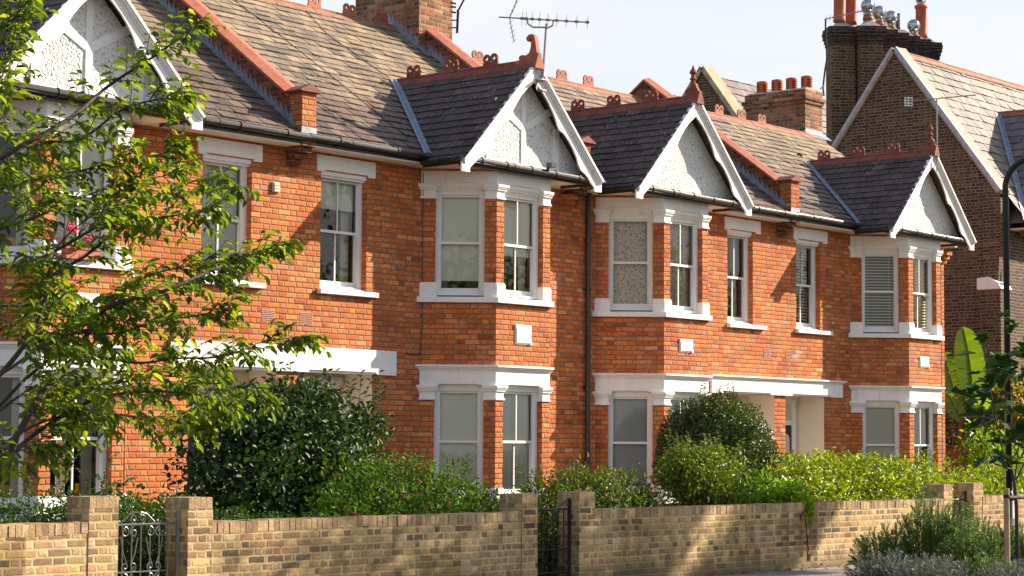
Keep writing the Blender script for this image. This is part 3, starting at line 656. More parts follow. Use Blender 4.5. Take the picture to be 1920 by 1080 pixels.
    if finial == 'scroll':
        pr_ = [(-.08,-.02),(-.07,.10),(-.045,.24),(-.03,.34),(-.01,.40),(.04,.435),(.10,.43),(.135,.39),(.13,.34),(.095,.325),(.075,.35),(.055,.365),(.05,.33),(.055,.24),(.085,.16),(.15,.125),(.22,.14),(.27,.13),(.29,.10),(.27,.06),(.36,.05),(.36,-.02)]
        f.prism([(GY0+a_, GR+b_) for a_, b_ in pr_], xc-.04, xc+.04, 'x'); f.tube([(xc-.05, GY0+.10, GR+.375), (xc+.05, GY0+.10, GR+.375)], .036, 12)
        f.prism([(xc-.11, GR-.09), (xc+.11, GR-.09), (xc+.03, GR+.14), (xc-.03, GR+.14)], GY0-.09, GY0-.03, 'y')
        f.build('finial', M['terra'], r)
    else:
        f.prism([(GY0-.05, GR-.02), (GY0+.20, GR+.02), (GY0+.20, GR+.16), (GY0+.12, GR+.20), (GY0-.0, GR+.26), (GY0-.03, GR+.18), (GY0-.08, GR+.1)], xc-.035, xc+.035, 'x')
        f.lathe([(.06,.16),(.05,.22),(.035,.26),(.035,.31),(.06,.33),(.05,.35),(.035,.37),(.035,.41),(.055,.425),(.065,.44),(.05,.47),(.03,.50),(.015,.53),(.02,.54),(.004,.56)], (xc, GY0+.06, GR), 12)
        f.prism([(xc-.11, GR-.09), (xc+.11, GR-.09), (xc+.03, GR+.12), (xc-.03, GR+.12)], GY0-.09, GY0-.03, 'y')
        f.build('finial', M['terrad'], r, bevel=.006)
    return r
def eaves(H, xa, xb, skips):
    seg = []; x = xa
    for a, b in skips+[(xb, xb)]:
        if a-x > .1: seg.append((x, a))
        x = b
    for a, b in seg:
        MB().box(a, b, YE-.005, YE+.02, GE+.005, GE+.11).build('fascia', M['black'], H); MB().box(a, b, YE, YW-.003, GE-.018, GE+.004).build('soffit', M['cream'], H)
        gutter('gutter', [(a, YE-.055, ZE-.035), (b, YE-.055, ZE-.045)], H, .052, .85)
def parapet(H, x, Yr, pier=True):
    """raking party wall with terracotta coping, stepped lead flashing and front pier"""
    zr = mainz(Yr); h = .36; x0, x1 = x-.14, x+.14; mb = MB()
    mb.prism([(YE+.12, mainz(YE+.12)-.1), (Yr, zr-.1), (Yr, zr+h), (YE+.25, mainz(YE+.25)+h)], x0, x1, 'x')
    mb.prism([(Yr+.001, zr-.1), (Yr+.001, zr+h), (2*Yr-YE, ZE+h), (2*Yr-YE, ZE-.1)], x0, x1, 'x')
    for i, (d, wd) in enumerate(((.34, .13), (.27, .12), (.19, .11), (.10, .09), )):
        mb.box(x-wd, x+wd, YW-d, YW+.01, GE-.02-.078*i, GE+.052-.078*i)
    p = mb.build('party_parapet', M['parapet'], H)
    if pier: MB().box(x0+.01, x1-.01, YE-.02, YE+.28, ZE-.04, ZE+.58).build('parapet_pier', M['red'], p)
    cp = MB(); n = 5
    for (ya, yb, sg) in ((YE+.22, Yr, 1), (Yr, 2*Yr-YE, -1)):
        m_ = max(1, round(abs(yb-ya)/.44)); f = lambda y: mainz(y)+h if sg > 0 else mainz(2*Yr-y)+h
        for i in range(m_):
            a = ya+(yb-ya)*i/m_+.003; b = ya+(yb-ya)*(i+1)/m_-.003; vs = []
            for y in (a, b): vs += [(x-.19,y,f(y)+.005), (x-.19,y,f(y)+.05), (x,y,f(y)+.10), (x+.19,y,f(y)+.05), (x+.19,y,f(y)+.005)]
            cp.add(vs, [(0,1,2,3,4), (9,8,7,6,5)]+[(k, (k+1)%5, 5+(k+1)%5, 5+k) for k in range(5)])
    cp.build('coping', M['terra'], p)
    if pier:
        c2 = MB(); za = ZE+.58; c2.prism([(x-.20, za), (x+.20, za), (x+.20, za+.02), (x, za+.11), (x-.20, za+.02)], YE-.07, YE+.36, 'y'); c2.build('pier_cap', M['terrad'], p)
        lp = MB(); lp.box(x0-.004, x1+.004, YE-.026, YE-.018, ZE-.03, ZE+.10); lp.build('flashing', M['lead'], p)
    for sx in (x0-.006, x1+.006):
        fl = MB(); y = YE+.1
        while y < Yr-.05:
            b = min(y+.103, Yr); fl.prism([(y, mainz(y)), (b, mainz(b)), (b, mainz(b)+.20), (y, mainz(y)+.085)], min(sx, sx+.004), max(sx, sx+.004), 'x'); y += .103
        fl.build('stepped_flashing', M['lead'], p)
    return p
def chimney(parent, x0, x1, y0, y1, zb, zt, mat, roofz, flash=True, flare=.07, bands=3):
    mb = MB(); mb.box(x0, x1, y0, y1, zb, zt-.30)
    for i in range(bands): f = flare*(i+1)/bands; mb.box(x0-f, x1+f, y0-f, y1+f, zt-.30+.075*i+.001*i, zt-.225+.075*i)
    mb.box(x0-.01, x1+.01, y0-.01, y1+.01, zt-.30+.075*bands, zt)
    c = mb.build('chimney', mat, parent)
    MB().prism([(x0+.02, zt), (x1-.02, zt), (x1-.12, zt+.05), (x0+.12, zt+.05)], y0+.02, y1-.02, 'y').build('flaunching', M['stone'], c)
    if flash:
        fl = MB(); y = y0
        while y < min(y1, roofz[1]):
            b = y+.103; fl.prism([(y, mainz(y)), (b, mainz(b)), (b, mainz(b)+.24), (y, mainz(y)+.12)], x0-.008, x0-.003, 'x'); y += .103
        fl.box(x0-.01, x1+.01, y0-.012, y0-.004, mainz(y0)-.05, mainz(y0)+.09)
        fl.quad((x0-.05,y0-.22,mainz(y0-.22)+.04), (x1+.05,y0-.22,mainz(y0-.22)+.04), (x1+.05,y0-.0,mainz(y0)+.045), (x0-.05,y0-.0,mainz(y0)+.045))
        fl.build('flashing', M['lead'], c)
    return c

def upper_window(H, xw0, xw1, lint, sill, fill, fan=0, **k):
    sash(H, (xw0-.0, YW+.10), (1,0), (0,-1), xw1-xw0, 3.79, 5.38, True, fill, fan=fan, **k)
    l = MB(); l.box(lint[0], lint[1], YW-.022, YW+.09, 5.43, 5.63); l.box(lint[0], lint[0]+.15, YW-.022, YW+.09, 5.40, 5.431); l.box(lint[1]-.15, lint[1], YW-.022, YW+.09, 5.40, 5.431)
    l.box(xw0-.01, xw1+.01, YW+.02, YW+.11, 5.36, 5.431); l.box(xw0-.01, xw1+.01, YW+.05, YW+.12, 5.33, 5.361)
    l.build('lintel', M['white'], H, bevel=.004)
    s = MB(); s.box(sill[0], sill[1], YW-.075, YW+.03, 3.695, 3.765); s.box(xw0, xw1, YW+.03, YW+.2, 3.72, 3.795); s.build('window_sill', M['white'], H, bevel=.006)
def porch(H, x0, x1, pill_side, zt):
    """recessed entrance between x0 and x1"""
    d = .56; yb = YW+d
    mb = MB(); mb.quad((x0+.003,YW+.10,0), (x0+.003,yb,0), (x0+.003,yb,zt), (x0+.003,YW+.10,zt)); mb.quad((x1-.003,YW+.0,0), (x1-.003,yb,0), (x1-.003,yb,zt), (x1-.003,YW+.0,zt))
    mb.quad((x0,YW+.02,zt-.004), (x1,YW+.02,zt-.004), (x1,yb,zt-.004), (x0,yb,zt-.004))
    dw = .92; s = 1 if pill_side < 0 else -1; xd0 = x1-.12-dw if pill_side < 0 else x0+.12
    cells(mb, x0, x1, 0, zt, [(xd0, xd0+dw, 0, 2.46)], yb, .02)
    p = mb.build('porch', M['cream'], H, recalc=False)
    fr = MB(); a, b = xd0, xd0+dw
    fr.box(a, a+.07, yb-.03, yb+.08, 0, 2.46); fr.box(b-.07, b, yb-.03, yb+.08, 0, 2.46); fr.box(a-.04, b+.04, yb-.05, yb+.08, 2.46, 2.56); fr.box(a+.07, b-.07, yb-.02, yb+.06, 2.02, 2.11); fr.box(a+.07, b-.07, yb-.01, yb+.06, 2.42, 2.46)
    fr.build('door_frame', M['frame'], p, bevel=.004)
    MB().box(a+.07, b-.07, yb+.03, yb+.036, 2.11, 2.42).build('pane', M['blindt'], p)
    do = MB(); do.box(a+.07, b-.07, yb+.03, yb+.075, .08, 2.02)
    dr = do.build('front_door', M['door'], p)
    gl = MB(); m_ = (a+b)/2
    for cx in (m_-.19, m_+.19):
        for za, zb in ((.95, 1.28), (1.42, 1.86)):
            pts = [(cx-.12, za), (cx+.12, za)]+[(cx+.12*math.cos(q), zb-.12+.12*math.sin(q)) for q in [math.pi*i/8 for i in range(9)]]
            gl.prism(pts, yb+.022, yb+.031, 'y')
    gl.build('door_pane', M['blindt'], dr)
    kn = MB(); kn.ball((m_, yb+.01, 1.02), .03); kn.build('handle', M['steel'], dr)
def canopy(H, x0, x1, z0, z1, mould, xm):
    c = MB(); c.box(x0, x1, YW-.045, YW+.26, z0+.035, z1)
    c.box(x0, x0+.42, YW-.045, YW+.12, z0, z0+.036); c.box(x1-.42, x1, YW-.045, YW+.12, z0, z0+.036); c.box(xm-.26, xm+.26, YW-.045, YW+.12, z0, z0+.036)
    c.box(x0+.42, xm-.26, YW-.02, YW+.2, z0+.005, z0+.036); c.box(xm+.26, x1-.42, YW-.02, YW+.2, z0+.005, z0+.036)
    if mould: c.box(x0-.03, x1+.03, YW-.07, YW+.0, z1-.05, z1-.025); c.box(x0-.06, x1+.06, YW-.10, YW+.0, z1-.024, z1+.005)
    return c.build('porch_beam', M['white'], H, bevel=.004)
def vent(H, x0, z0, x1, z1):
    m = MB(); m.box(x0, x1, YW-.006, YW+.01, z0, z1); v = m.build('air_vent', M['vent'], H); h = MB(); nx, nz_ = 9, 6
    for i in range(nx):
        for j in range(nz_):
            cx = x0+(x1-x0)*(i+.7)/(nx+.4); cz = z0+(z1-z0)*(j+.7)/(nz_+.4); h.box(cx-.007, cx+.007, YW-.0082, YW-.003, cz-.008, cz+.008)
    h.build('vent_holes', M['hole'], v)
def downpipe(H, x, y, z0, z1, r=.036, off=0):
    m = MB(); m.tube([(x, y, z0), (x, y, z1)], r, 12)
    for z in np.arange(z0+.9, z1, 1.55): m.tube([(x, y, z-.035), (x, y, z+.035)], r+.012, 12); m.box(x-.07, x+.07, y, YW, z-.015, z+.015)
    if off: m.tube([(x, y, z1), (x, y-.02, z1+.08), (x+off, YE-.05, ZE-.1)], r, 10)
    return m.build('downpipe', M['black'], H)
def shell(H, xa, xb, holes, Yr, end_r=False):
    mb = MB(); cells(mb, xa, xb, 0, GE-.004, holes, YW)
    yb = 2*Yr-YE-.3
    mb.quad((xa,yb,0), (xb,yb,0), (xb,yb,5.7), (xa,yb,5.7))
    for x in (xa+.002, xb-.002):
        mb.add([(x,YW,0), (x,yb,0), (x,yb,GE), (x,Yr,mainz(Yr)-.05), (x,YW,GE)], [(0,1,2,3,4)])
    return mb.build('wall', M['red'], H, recalc=False)

# ================================================================== HOUSES
def house(label, xa, xb, xc, Yr, ow, porchx, first, k):
    H = thing('terraced_house', label, 'house', (xa, YW, 0), 'red brick terraced houses in a row')
    holes = [(xc-1.2, xc+1.2, .3, 5.6), (ow[0], ow[1], 3.77, 5.42), (porchx[0], porchx[1], 0, k['zt'])]
    shell(H, xa, xb, holes, Yr)
    bay(H, xc, k['u'], k['g'], k['plq'])
    upper_window(H, ow[0], ow[1], k['lint'], k['sill'], k['of'], k.get('fan', 0), **k.get('okw', {}))
    porch(H, porchx[0], porchx[1], k['ps'], k['zt'])
    main_roof(H, xa, xb, Yr, k['mc'])
    gable(H, k['gx'], k['fin'], k['tim'], k['gc'])
    eaves(H, xa, xb, [(k['gx']-GH-.02, k['gx']+GH+.02)])
    for v in k['vents']: vent(H, *v)
    return H
D = dict
bl = lambda m='blind', f=1.0: D(fill='blind', fm=m, fh=f)
h1 = house('red brick terraced house behind the leafy street tree, geranium box on its bay sill', 13.85, 19.96, 15.83, 24.45, (18.37, 19.25), (18.2, 19.78), 0,
    D(u={0: D(fill='dark'), 1: bl()}, g={0: D(fill='dark'), 1: D(fill='dark')}, plq=(('ELSA', 'VILLAS'), .02, .14), lint=(18.28, 19.42), sill=(18.33, 19.47), of='blind', fan=1, okw=D(fh=.98), zt=2.62, ps=1, mc=[16.2, 17.4], gx=15.78, fin='scroll', tim=True, gc=[19.9+.7, 21.4, 22.2], vents=[(19.46, 3.26, 19.69, 3.42)]))
h2 = house('red brick terraced house with cream roller blinds, curled finial and tall chimney stack', 19.96, 26.05, 23.96, 24.45, (20.55, 21.47), (20.14, 21.61), 1,
    D(u={0: bl('blind', .86), 1: D(fill='dark', pb=.56)}, g={0: bl(), 1: bl()}, plq=(('ELSA', 'VILLAS'), -.01, .145), lint=(20.46, 21.62), sill=(20.50, 21.66), of='dark', okw=D(pb=.26), zt=2.62, ps=-1, mc=[22.1, 23.1, 23.94, 24.75, 25.53], gx=23.89, fin='scroll', tim=True, gc=[20.59, 21.39, 22.17], vents=[(20.18, 3.26, 20.41, 3.42)]))
h3 = house('red brick terraced house with patterned curtain in its upper bay window', 26.05, 32.2, 28.12, 23.75, (30.52, 31.32), (30.45, 32.0), 2,
    D(u={0: D(fill='curtain', fm='pattern'), 1: D(fill='curtain', fm='pattern')}, g={0: bl('blindg'), 1: bl('blindg')}, plq=(('', ''), -.02, .105), lint=(30.43, 31.55), sill=(30.50, 31.67), of='dark', zt=2.54, ps=1, mc=[27.2, 28.4, 29.53, 30.31], gx=28.03, fin='urn', tim=False, gc=[20.64, 21.41, 22.18], vents=[(31.66, 3.2, 31.89, 3.37)]))
h4 = house('end terraced house with venetian blinds upstairs, four round pots on its chimney', 32.2, 38.28, 36.0, 23.75, (32.74, 33.56), (32.36, 33.68), 3,
    D(u={0: D(fill='venetian'), 1: D(fill='venetian')}, g={0: bl('blindt'), 1: D(fill='blind', fm='blindt', fh=.45)}, plq=(('', ''), -.06, .105), lint=(32.64, 33.80), sill=(32.70, 33.90), of='venetian', fan=-1, zt=2.54, ps=-1, mc=[33.1, 34.54, 35.34, 36.08], gx=35.90, fin='urn', tim=False, gc=[20.59, 21.37, 22.15, 22.80], vents=[(32.38, 3.2, 32.61, 3.37)]))
canopy(h2, 19.965, 22.07, 2.60, 2.95, False, 19.96+.0) if 0 else None
def half_canopy(H, x0, x1, z0, z1, mould, pillar_right):
    c = MB(); c.box(x0, x1, YW-.045, YW+.26, z0+.035, z1)
    L_ = (x0, x0+.42) if pillar_right else (x0, x0+.36); R_ = (x1-.36, x1) if pillar_right else (x1-.42, x1)
    for a, b in (L_, R_): c.box(a, b, YW-.045, YW+.12, z0, z0+.036)
    c.box(L_[1], R_[0], YW-.02, YW+.2, z0+.005, z0+.036)
    if mould:
        c.box(x0-(0 if not pillar_right else .03), x1+(.03 if not pillar_right else 0), YW-.07, YW, z1-.05, z1-.025); c.box(x0-(0 if not pillar_right else .06), x1+(.06 if not pillar_right else 0), YW-.10, YW, z1-.024, z1+.005)
    c.build('porch_beam', M['white'], H, bevel=.003)
half_canopy(h1, 17.85, 19.958, 2.60, 2.95, False, True); half_canopy(h2, 19.962, 22.07, 2.60, 2.95, False, False)
half_canopy(h3, 29.98, 32.178, 2.54, 2.85, True, True); half_canopy(h4, 32.182, 34.28, 2.54, 2.85, True, False)
MB().box(19.78, 20.14, YW-.001, YW+.34, 0, 2.60).build('porch_pillar', M['red'], h2)
MB().box(32.0, 32.36, YW-.001, YW+.34, 0, 2.54).build('porch_pillar', M['red'], h4)
parapet(h2, 19.98, 24.45); parapet(h3, 26.08, 23.75, True); parapet(h4, 32.2, 23.75); parapet(h1, 13.85, 24.45)
ca = chimney(h2, 25.78, 26.62, 23.82, 25.32, 7.5, 9.75, M['chim'], (0, 24.45), flare=.10)
for y in (24.05, 24.4, 24.75, 25.1): MB().lathe([(.13,0),(.12,.05),(.10,.35),(.12,.38),(.12,.42),(.09,.42)], (26.2, y, 9.78), 14).build('chimney_pot', M['pot'], ca, smooth=True)
cb = chimney(h4, 37.95, 38.63, 23.88, 25.40, 5.0, 9.22, M['chim'], (0, 23.75), flare=.06, bands=2)
def slot_pot(c, parent):
    m = MB(); c = Vector(c); r = .125
    m.lathe([(r*.92,0),(r,.015),(r,.05)], c, 20)
    for zz in (.05, .095, .14, .185):
        for k in range(20):
            if k % 5 < 2 or zz == .185 and False:
                a0, a1 = 2*math.pi*k/20, 2*math.pi*(k+1)/20
                q = [c+Vector((r*math.cos(a), r*math.sin(a), z)) for z in (zz, zz+.03) for a in (a0, a1)]; m.add(q, [(0,1,3,2)])
        m.lathe([(r*.97,zz+.026),(r,zz+.026),(r,zz+.045),(r*.97,zz+.045)], c, 20)
    m.lathe([(r,.23),(r*1.03,.25),(r*.98,.28),(r*.5,.30),(.01,.305)], c, 20)
    return m.build('chimney_pot', M['pot'], parent)
for y in (24.05, 24.43, 24.80, 25.18): slot_pot((38.29, y, 9.26), cb)
gutter_y = YE-.055
downpipe(h3, 26.5, YW-.06, .1, 5.66, .04); downpipe(h4, 38.0, YW-.06, .1, 5.45, .03)
# small corbels at the gable-side wall ends
for H, x in ((h4, 38.16), (h2, 25.95)):
    m = MB()
    for i, d in enumerate((.20, .14, .08)): m.box(x-.11, x+.11, YW-d, YW+.01, 5.58-.078*(i+1), 5.58-.078*i-.006)
    m.build('corbel', M['red'], H)
# sensor light on gable gutter, alarm vent
m = MB(); m.tube([(24.3, 19.86, 5.68), (24.3, 19.76, 5.80)], .02, 8); m.box(24.24, 24.36, 19.68, 19.78, 5.76, 5.83); m.build('sensor_light', M['black'], h2)
m = MB(); m.box(19.62, 19.74, YW-.03, YW+.01, 5.02, 5.16)
for k in range(3): m.box(19.63, 19.73, YW-.045, YW-.03, 5.03+.042*k, 5.062+.042*k)
m.build('air_vent', M['pale'], h1)
m = MB(); m.tube([(22.3, YW-.01, 2.93), (22.45, YW-.012, 2.915), (22.6, YW-.012, 2.93), (22.63, YW-.02, 3.3), (22.62, YW-.02, 5.6)], .008, 5); m.build('cable', M['black'], h2)
m = MB(); m.tube([(x, YE+y, mainz(YE+y)+.035) for x, y in ((23.6, 3.8), (23.4, 3.1), (23.6, 2.4), (23.72, 2.05))], .006, 5); m.tube([(x, YE+y, mainz(YE+y)+.035) for x, y in ((19.9+1.9, 3.9), (22.0, 2.8), (22.15, 1.7), (22.3, .3))], .006, 5); m.build('roof_cable', M['black'], h2)

# ================================================================== DARK BRICK GABLED HOUSE
H5X, H5Y = 44.5, 22.76
K5 = 1.376
h5 = thing('gabled_house', 'dark stock brick house with steep coped gables and pale tiled roof beyond the terrace', 'house', (H5X, H5Y, 0))
yA, zA = 25.45, 11.32
w5 = MB()
zr0 = 7.62-K5*.0
w5.add([(H5X,22.70,0), (H5X,34.0,0), (H5X,34.0,7.4), (H5X,31.1,11.35), (H5X,28.25,7.45), (H5X,25.45,zA-.15), (H5X,22.70,7.5)], [(0,1,2,3,4,5,6)])
w5.quad((H5X,22.70,0), (75,22.70,0), (75,22.70,6.9), (H5X,22.70,6.9)); w5.box(H5X-.22, H5X+.5, 22.62, 23.15, 0, 5.42)
w5.quad((75,22.70,0), (75,34,0), (75,34,9), (75,22.70,9)); w5.quad((H5X,34,0), (75,34,0), (75,34,7.4), (H5X,34,7.4))
w5.prism([(22.64,6.9), (22.72,5.5), (23.1,5.5), (23.1,7.55), (22.64,7.4)], H5X-.12, H5X+.35, 'x')
w5.build('wall', M['dark'], h5, recalc=False)
st = MB(); st.prism([(22.58,5.27), (23.2,5.27), (23.2,5.55), (22.92,5.57), (22.64,5.42)], H5X-.27, H5X+.3, 'x'); st.build('buttress_cap', M['white'], h5, bevel=.02)
def slope5(mb, x0, x1, ya, za, yb, zb, w=.30, e=.26, jit=1.5, pred=None):
    s = Vector((0, yb-ya, zb-za)); L_ = s.length; s.normalize(); n = Vector((0, -s.z*(1 if yb > ya else -1), abs(s.y)))
    mb.quad((x0,ya,za-.02), (x1,ya,za-.02), (x1,yb,zb-.02), (x0,yb,zb-.02), (.5,.5)); slates(mb, (x0,ya,za), (1,0,0), s, n, x1-x0, L_, e, w, pred, jit)
r5 = MB(); z_e = 6.85; ye = 22.76-(7.62-z_e)/K5
XW = 52.0; ZWR = 9.95
slope5(r5, H5X+.28, 62, ye, z_e, yA-.15, z_e+(yA-.15-ye)*K5, w=.25, e=.28)
r5.quad((H5X+.2,yA-.15,11.0), (62,yA-.15,11.0), (62,28.1,7.4), (H5X+.2,28.1,7.4), (.3,.5))
ro5 = r5.build('roof', M['h5roof'], h5, recalc=False)
rr = MB(); ridge_tiles('ridge', (H5X+.3, yA-.15, z_e+(yA-.15-ye)*K5+.03), (62, yA-.15, z_e+(yA-.15-ye)*K5+.03), 1.0, M['ridge'], ro5, .46, .13)
def coping5(name, y0, z0, ya, za, y1, z1, mat, x=H5X):
    c = MB(); t = .20
    def seg(a, b):
        d = Vector((0, b[0]-a[0], b[1]-a[1])); n = Vector((0, -d.z, d.y)).normalized()
        if n.z < 0: n = -n
        A_, B_ = Vector((0,a[0],a[1])), Vector((0,b[0],b[1])); vs = []
        for p in (A_, B_):
            for xx, h in ((x-.07, -.05), (x-.07, .07), (x+.36, .11), (x+.36, -.05)): vs.append(Vector((xx,0,0))+p+n*h)
        c.add(vs, [(0,1,2,3), (7,6,5,4)]+[(k, (k+1)%4, 4+(k+1)%4, 4+k) for k in range(4)])
    for (p, q) in (((y0,z0), (ya,za)), ((ya,za), (y1,z1))):
        n_ = 5
        for i in range(n_): seg((p[0]+(q[0]-p[0])*i/n_, p[1]+(q[1]-p[1])*i/n_), (p[0]+(q[0]-p[0])*(i+.995)/n_, p[1]+(q[1]-p[1])*(i+.995)/n_))
    return c.build(name, mat, h5)
cp5 = coping5('coping', 22.72, 7.55, yA, zA-.1, 28.2, 7.55, M['stone'])
le = MB()
for a, b in (((22.72,7.55), (yA,zA-.1)), ((yA,zA-.1), (28.2,7.55))):
    d = Vector((0, b[0]-a[0], b[1]-a[1])); n = Vector((0, -d.z, d.y)).normalized(); n = -n if n.z < 0 else n
    p, q = Vector((H5X-.085, a[0], a[1])), Vector((H5X-.085, b[0], b[1])); le.quad(p+n*.0, q+n*.0, q+n*.085, p+n*.085); le.quad(p+n*.085, q+n*.085, q+n*.092+Vector((.09,0,0)), p+n*.092+Vector((.09,0,0)))
le.build('coping_flashing', M['leadl'], cp5)
# rear gable of the same house
r6 = MB(); slope5(r6, H5X+.28, 60, 28.2, 7.45, 31.1, 11.25, w=.30, e=.28)
r6.quad((H5X+.2,31.1,11.2), (60,31.1,11.2), (60,34.1,7.3), (H5X+.2,34.1,7.3), (.3,.5)); r6b = r6.build('rear_roof', M['h5roof'], h5, recalc=False)
ridge_tiles('ridge', (H5X+.3,31.1,11.02), (60,31.1,11.02), .9, M['stone'], r6b, .5, .14); coping5('rear_coping', 28.2, 7.55, 31.1, 11.40, 34.1, 7.5, M['lichen'])
# slate link roof between the gables
r7 = MB(); slope5(r7, 42.6, 44.45, 28.3, 7.3, 30.2, 9.7, w=.3, e=.26); r7.quad((42.6,28.3,0), (42.6,30.2,0), (42.6,30.2,9.6), (42.6,28.3,7.2)) if 0 else None
# front cross wing to the right
wr = MB(); xw, zw = 47.86, 9.95; yv = 24.45; hw = 3.3; tw = Vector((0,-1,0))
for s in (-1,):
    n = Vector((s*(zw-z_e), 0, hw)).normalized(); sl = Vector((-s*hw, 0, zw-z_e)).normalized(); O = Vector((xw+hw*0+s*hw+2.0*1, 20.6, z_e))
XC = 47.86; hw = 3.05; zr = 9.95; ks = (zr-z_e)/hw
for s in (-1, 1):
    sl = Vector((-s*hw, 0, zr-z_e)).normalized(); n = Vector((s*(zr-z_e), 0, hw)).normalized(); O = Vector((XC+s*hw, 22.3, z_e))
    pr = lambda c: c.z > z_e+(c.y-ye)*K5-.05
    slates(wr, O, (0,1,0), sl, n, 2.6, math.hypot(hw, zr-z_e), .28, .25, pr, 1.5)
    wr.add([O-n*.02, O+Vector((0,2.4,0))-n*.02, Vector((XC,24.7,zr))-n*.02, Vector((XC,22.3,zr))-n*.02], [(0,1,2,3)], (.5,.5))
wo = wr.build('wing_roof', M['h5dark'], h5, recalc=False)
ridge_tiles('ridge', (XC,24.6,zr+.03), (XC,22.3,zr+.03), .9, M['terra'], wo, .46, .13)
vf = MB(); a = Vector((XC-hw,ye,z_e)); b = Vector((XC,ye+(zr-z_e)/K5,zr)); up = Vector((0,-K5,1)).normalized()*.04
vf.quad(a+up-Vector((.22,0,0)), a+up, b+up, b+up-Vector((.22,0,0))); vf.tube([a+up*1.3, b+up*1.3], .03, 6); vf.build('valley_flashing', M['lead'], wo)
ww = MB(); ww.add([(XC-hw+.3,22.5,z_e-.3), (XC+hw-.2,22.5,z_e-.3), (XC+hw-.2,22.5,z_e), (XC,22.5,zr-.2), (XC-hw+.3,22.5,z_e)], [(0,1,2,3,4)]); ww.build('wing_wall', M['dark'], h5, recalc=False)
gutter('gutter', [(H5X+.45, ye-.07, z_e-.06), (XC+hw, ye-.13, z_e-.12)], h5, .06, 1.)
MB().box(H5X+.4, XC+hw, ye+.0, 22.70, z_e-.16, z_e-.12).build('soffit', M['cream'], h5)
# serrated chimney stack: a row of shafts set cornerwise
def shaft(mb, x, y, s, z0, z1, rot=math.pi/4, taper=0):
    c = [(x+s*.7071*math.cos(rot+math.pi/2*k+math.pi/4), y+s*.7071*math.sin(rot+math.pi/2*k+math.pi/4)) for k in range(4)]; mb.prism(c, z0, z1, 'z')
st5 = MB(); stc = MB(); SX = [45.45+.565*i for i in range(6)]; SY = 26.75; ZT = 12.1
for i, x in enumerate(SX+[45.15]):
    y = SY+(i-2.5)*.0 if i < 6 else SY+.62
    q = .003*i
    shaft(st5, x, y, .60, 7, ZT-.5+q)
    for k, (o, z) in enumerate(((.03, -.5), (.06, -.41), (.10, -.32), (.12, -.22))): shaft(stc, x, y, .60+2*o*.7, ZT+z+q, ZT+z+.085+q)
    shaft(stc, x, y, .74, ZT-.135+q, ZT-.06+q)
sc5 = st5.build('chimney', M['dark'], h5)
M['soot'] = brick_mat('sooted_brick', [(.03,.025,.023),(.05,.04,.035),(.04,.03,.028),(.10,.07,.05)], (.16,.12,.09), mj=.006)
stc.build('chimney_cornice', M['soot'], sc5)
fl5 = MB()
for i, x in enumerate(SX+[45.15]):
    y = SY if i < 6 else SY+.62; s_ = .36; fl5.add([(x-s_*1.15,y,ZT-.07), (x,y-s_*1.15,ZT-.07), (x+s_*1.15,y,ZT-.07), (x,y+s_*1.15,ZT-.07), (x-.08,y,ZT+.16), (x,y-.08,ZT+.16), (x+.08,y,ZT+.16), (x,y+.08,ZT+.16)], [(0,1,5,4), (1,2,6,5), (2,3,7,6), (3,0,4,7), (4,5,6,7)])
fl5.build('flaunching', M['stone'], sc5)
def cowl(x, y, z, r=.15, pot=.12):
    m = MB(); m.lathe([(.14,0),(.13,.04),(.12,pot)], (x,y,z), 16); p = m.build('chimney_pot', M['pot'], sc5, smooth=True)
    m = MB(); m.lathe([(.13,pot),(.10,pot+.03),(.11,pot+.08),(.14,pot+.09)], (x,y,z), 16)
    for k in range(22):
        a = 2*math.pi*k/22; pts = []
        for i in range(9):
            t = math.pi*(.12+.88*i/8); rr = r*math.sin(t); b = a+i*.16; pts.append((x+rr*math.cos(b), y+rr*math.sin(b), z+pot+.08+r-r*math.cos(t)))
        m.tube(pts, .011, 4)
    m.ball((x,y,z+pot+.085+r), r*.9, 16, 10); m.build('spinning_cowl', M['steel'], p)
def pot5(x, y, z, h, r=.14):
    m = MB(); m.lathe([(r*1.1,0),(r,.1),(r*.92,h-.1),(r*1.1,h-.08),(r*1.15,h-.02),(r*.95,h),(r*.75,h)], (x,y,z), 18); return m.build('chimney_pot', M['pot'], sc5, smooth=True)
zt = ZT+.12
pot5(45.1, SY+.62, zt, .95); pot5(45.55, SY+.55, zt, .9); cowl(SX[0], SY, zt+.04, .17, .1); cowl(SX[1]-.02, SY, zt-.02, .17, .08); cowl(SX[2], SY, zt-.03, .17, .06)
pot5(46.9, SY+.5, zt, .45); cowl(SX[4]-.15, SY-.1, zt-.08, .16, .05); pot5(SX[5]-.15, SY, zt, .85, .15); cowl(SX[5]-.15, SY, zt+.82, .16, .02)
pot5(46.2, SY+.45, zt, .5, .12); m = MB(); m.lathe([(.09,0),(.09,.5),(.1,.52)], (47.3, SY+.25, zt), 12); m.build('flue_pipe', M['black'], sc5)
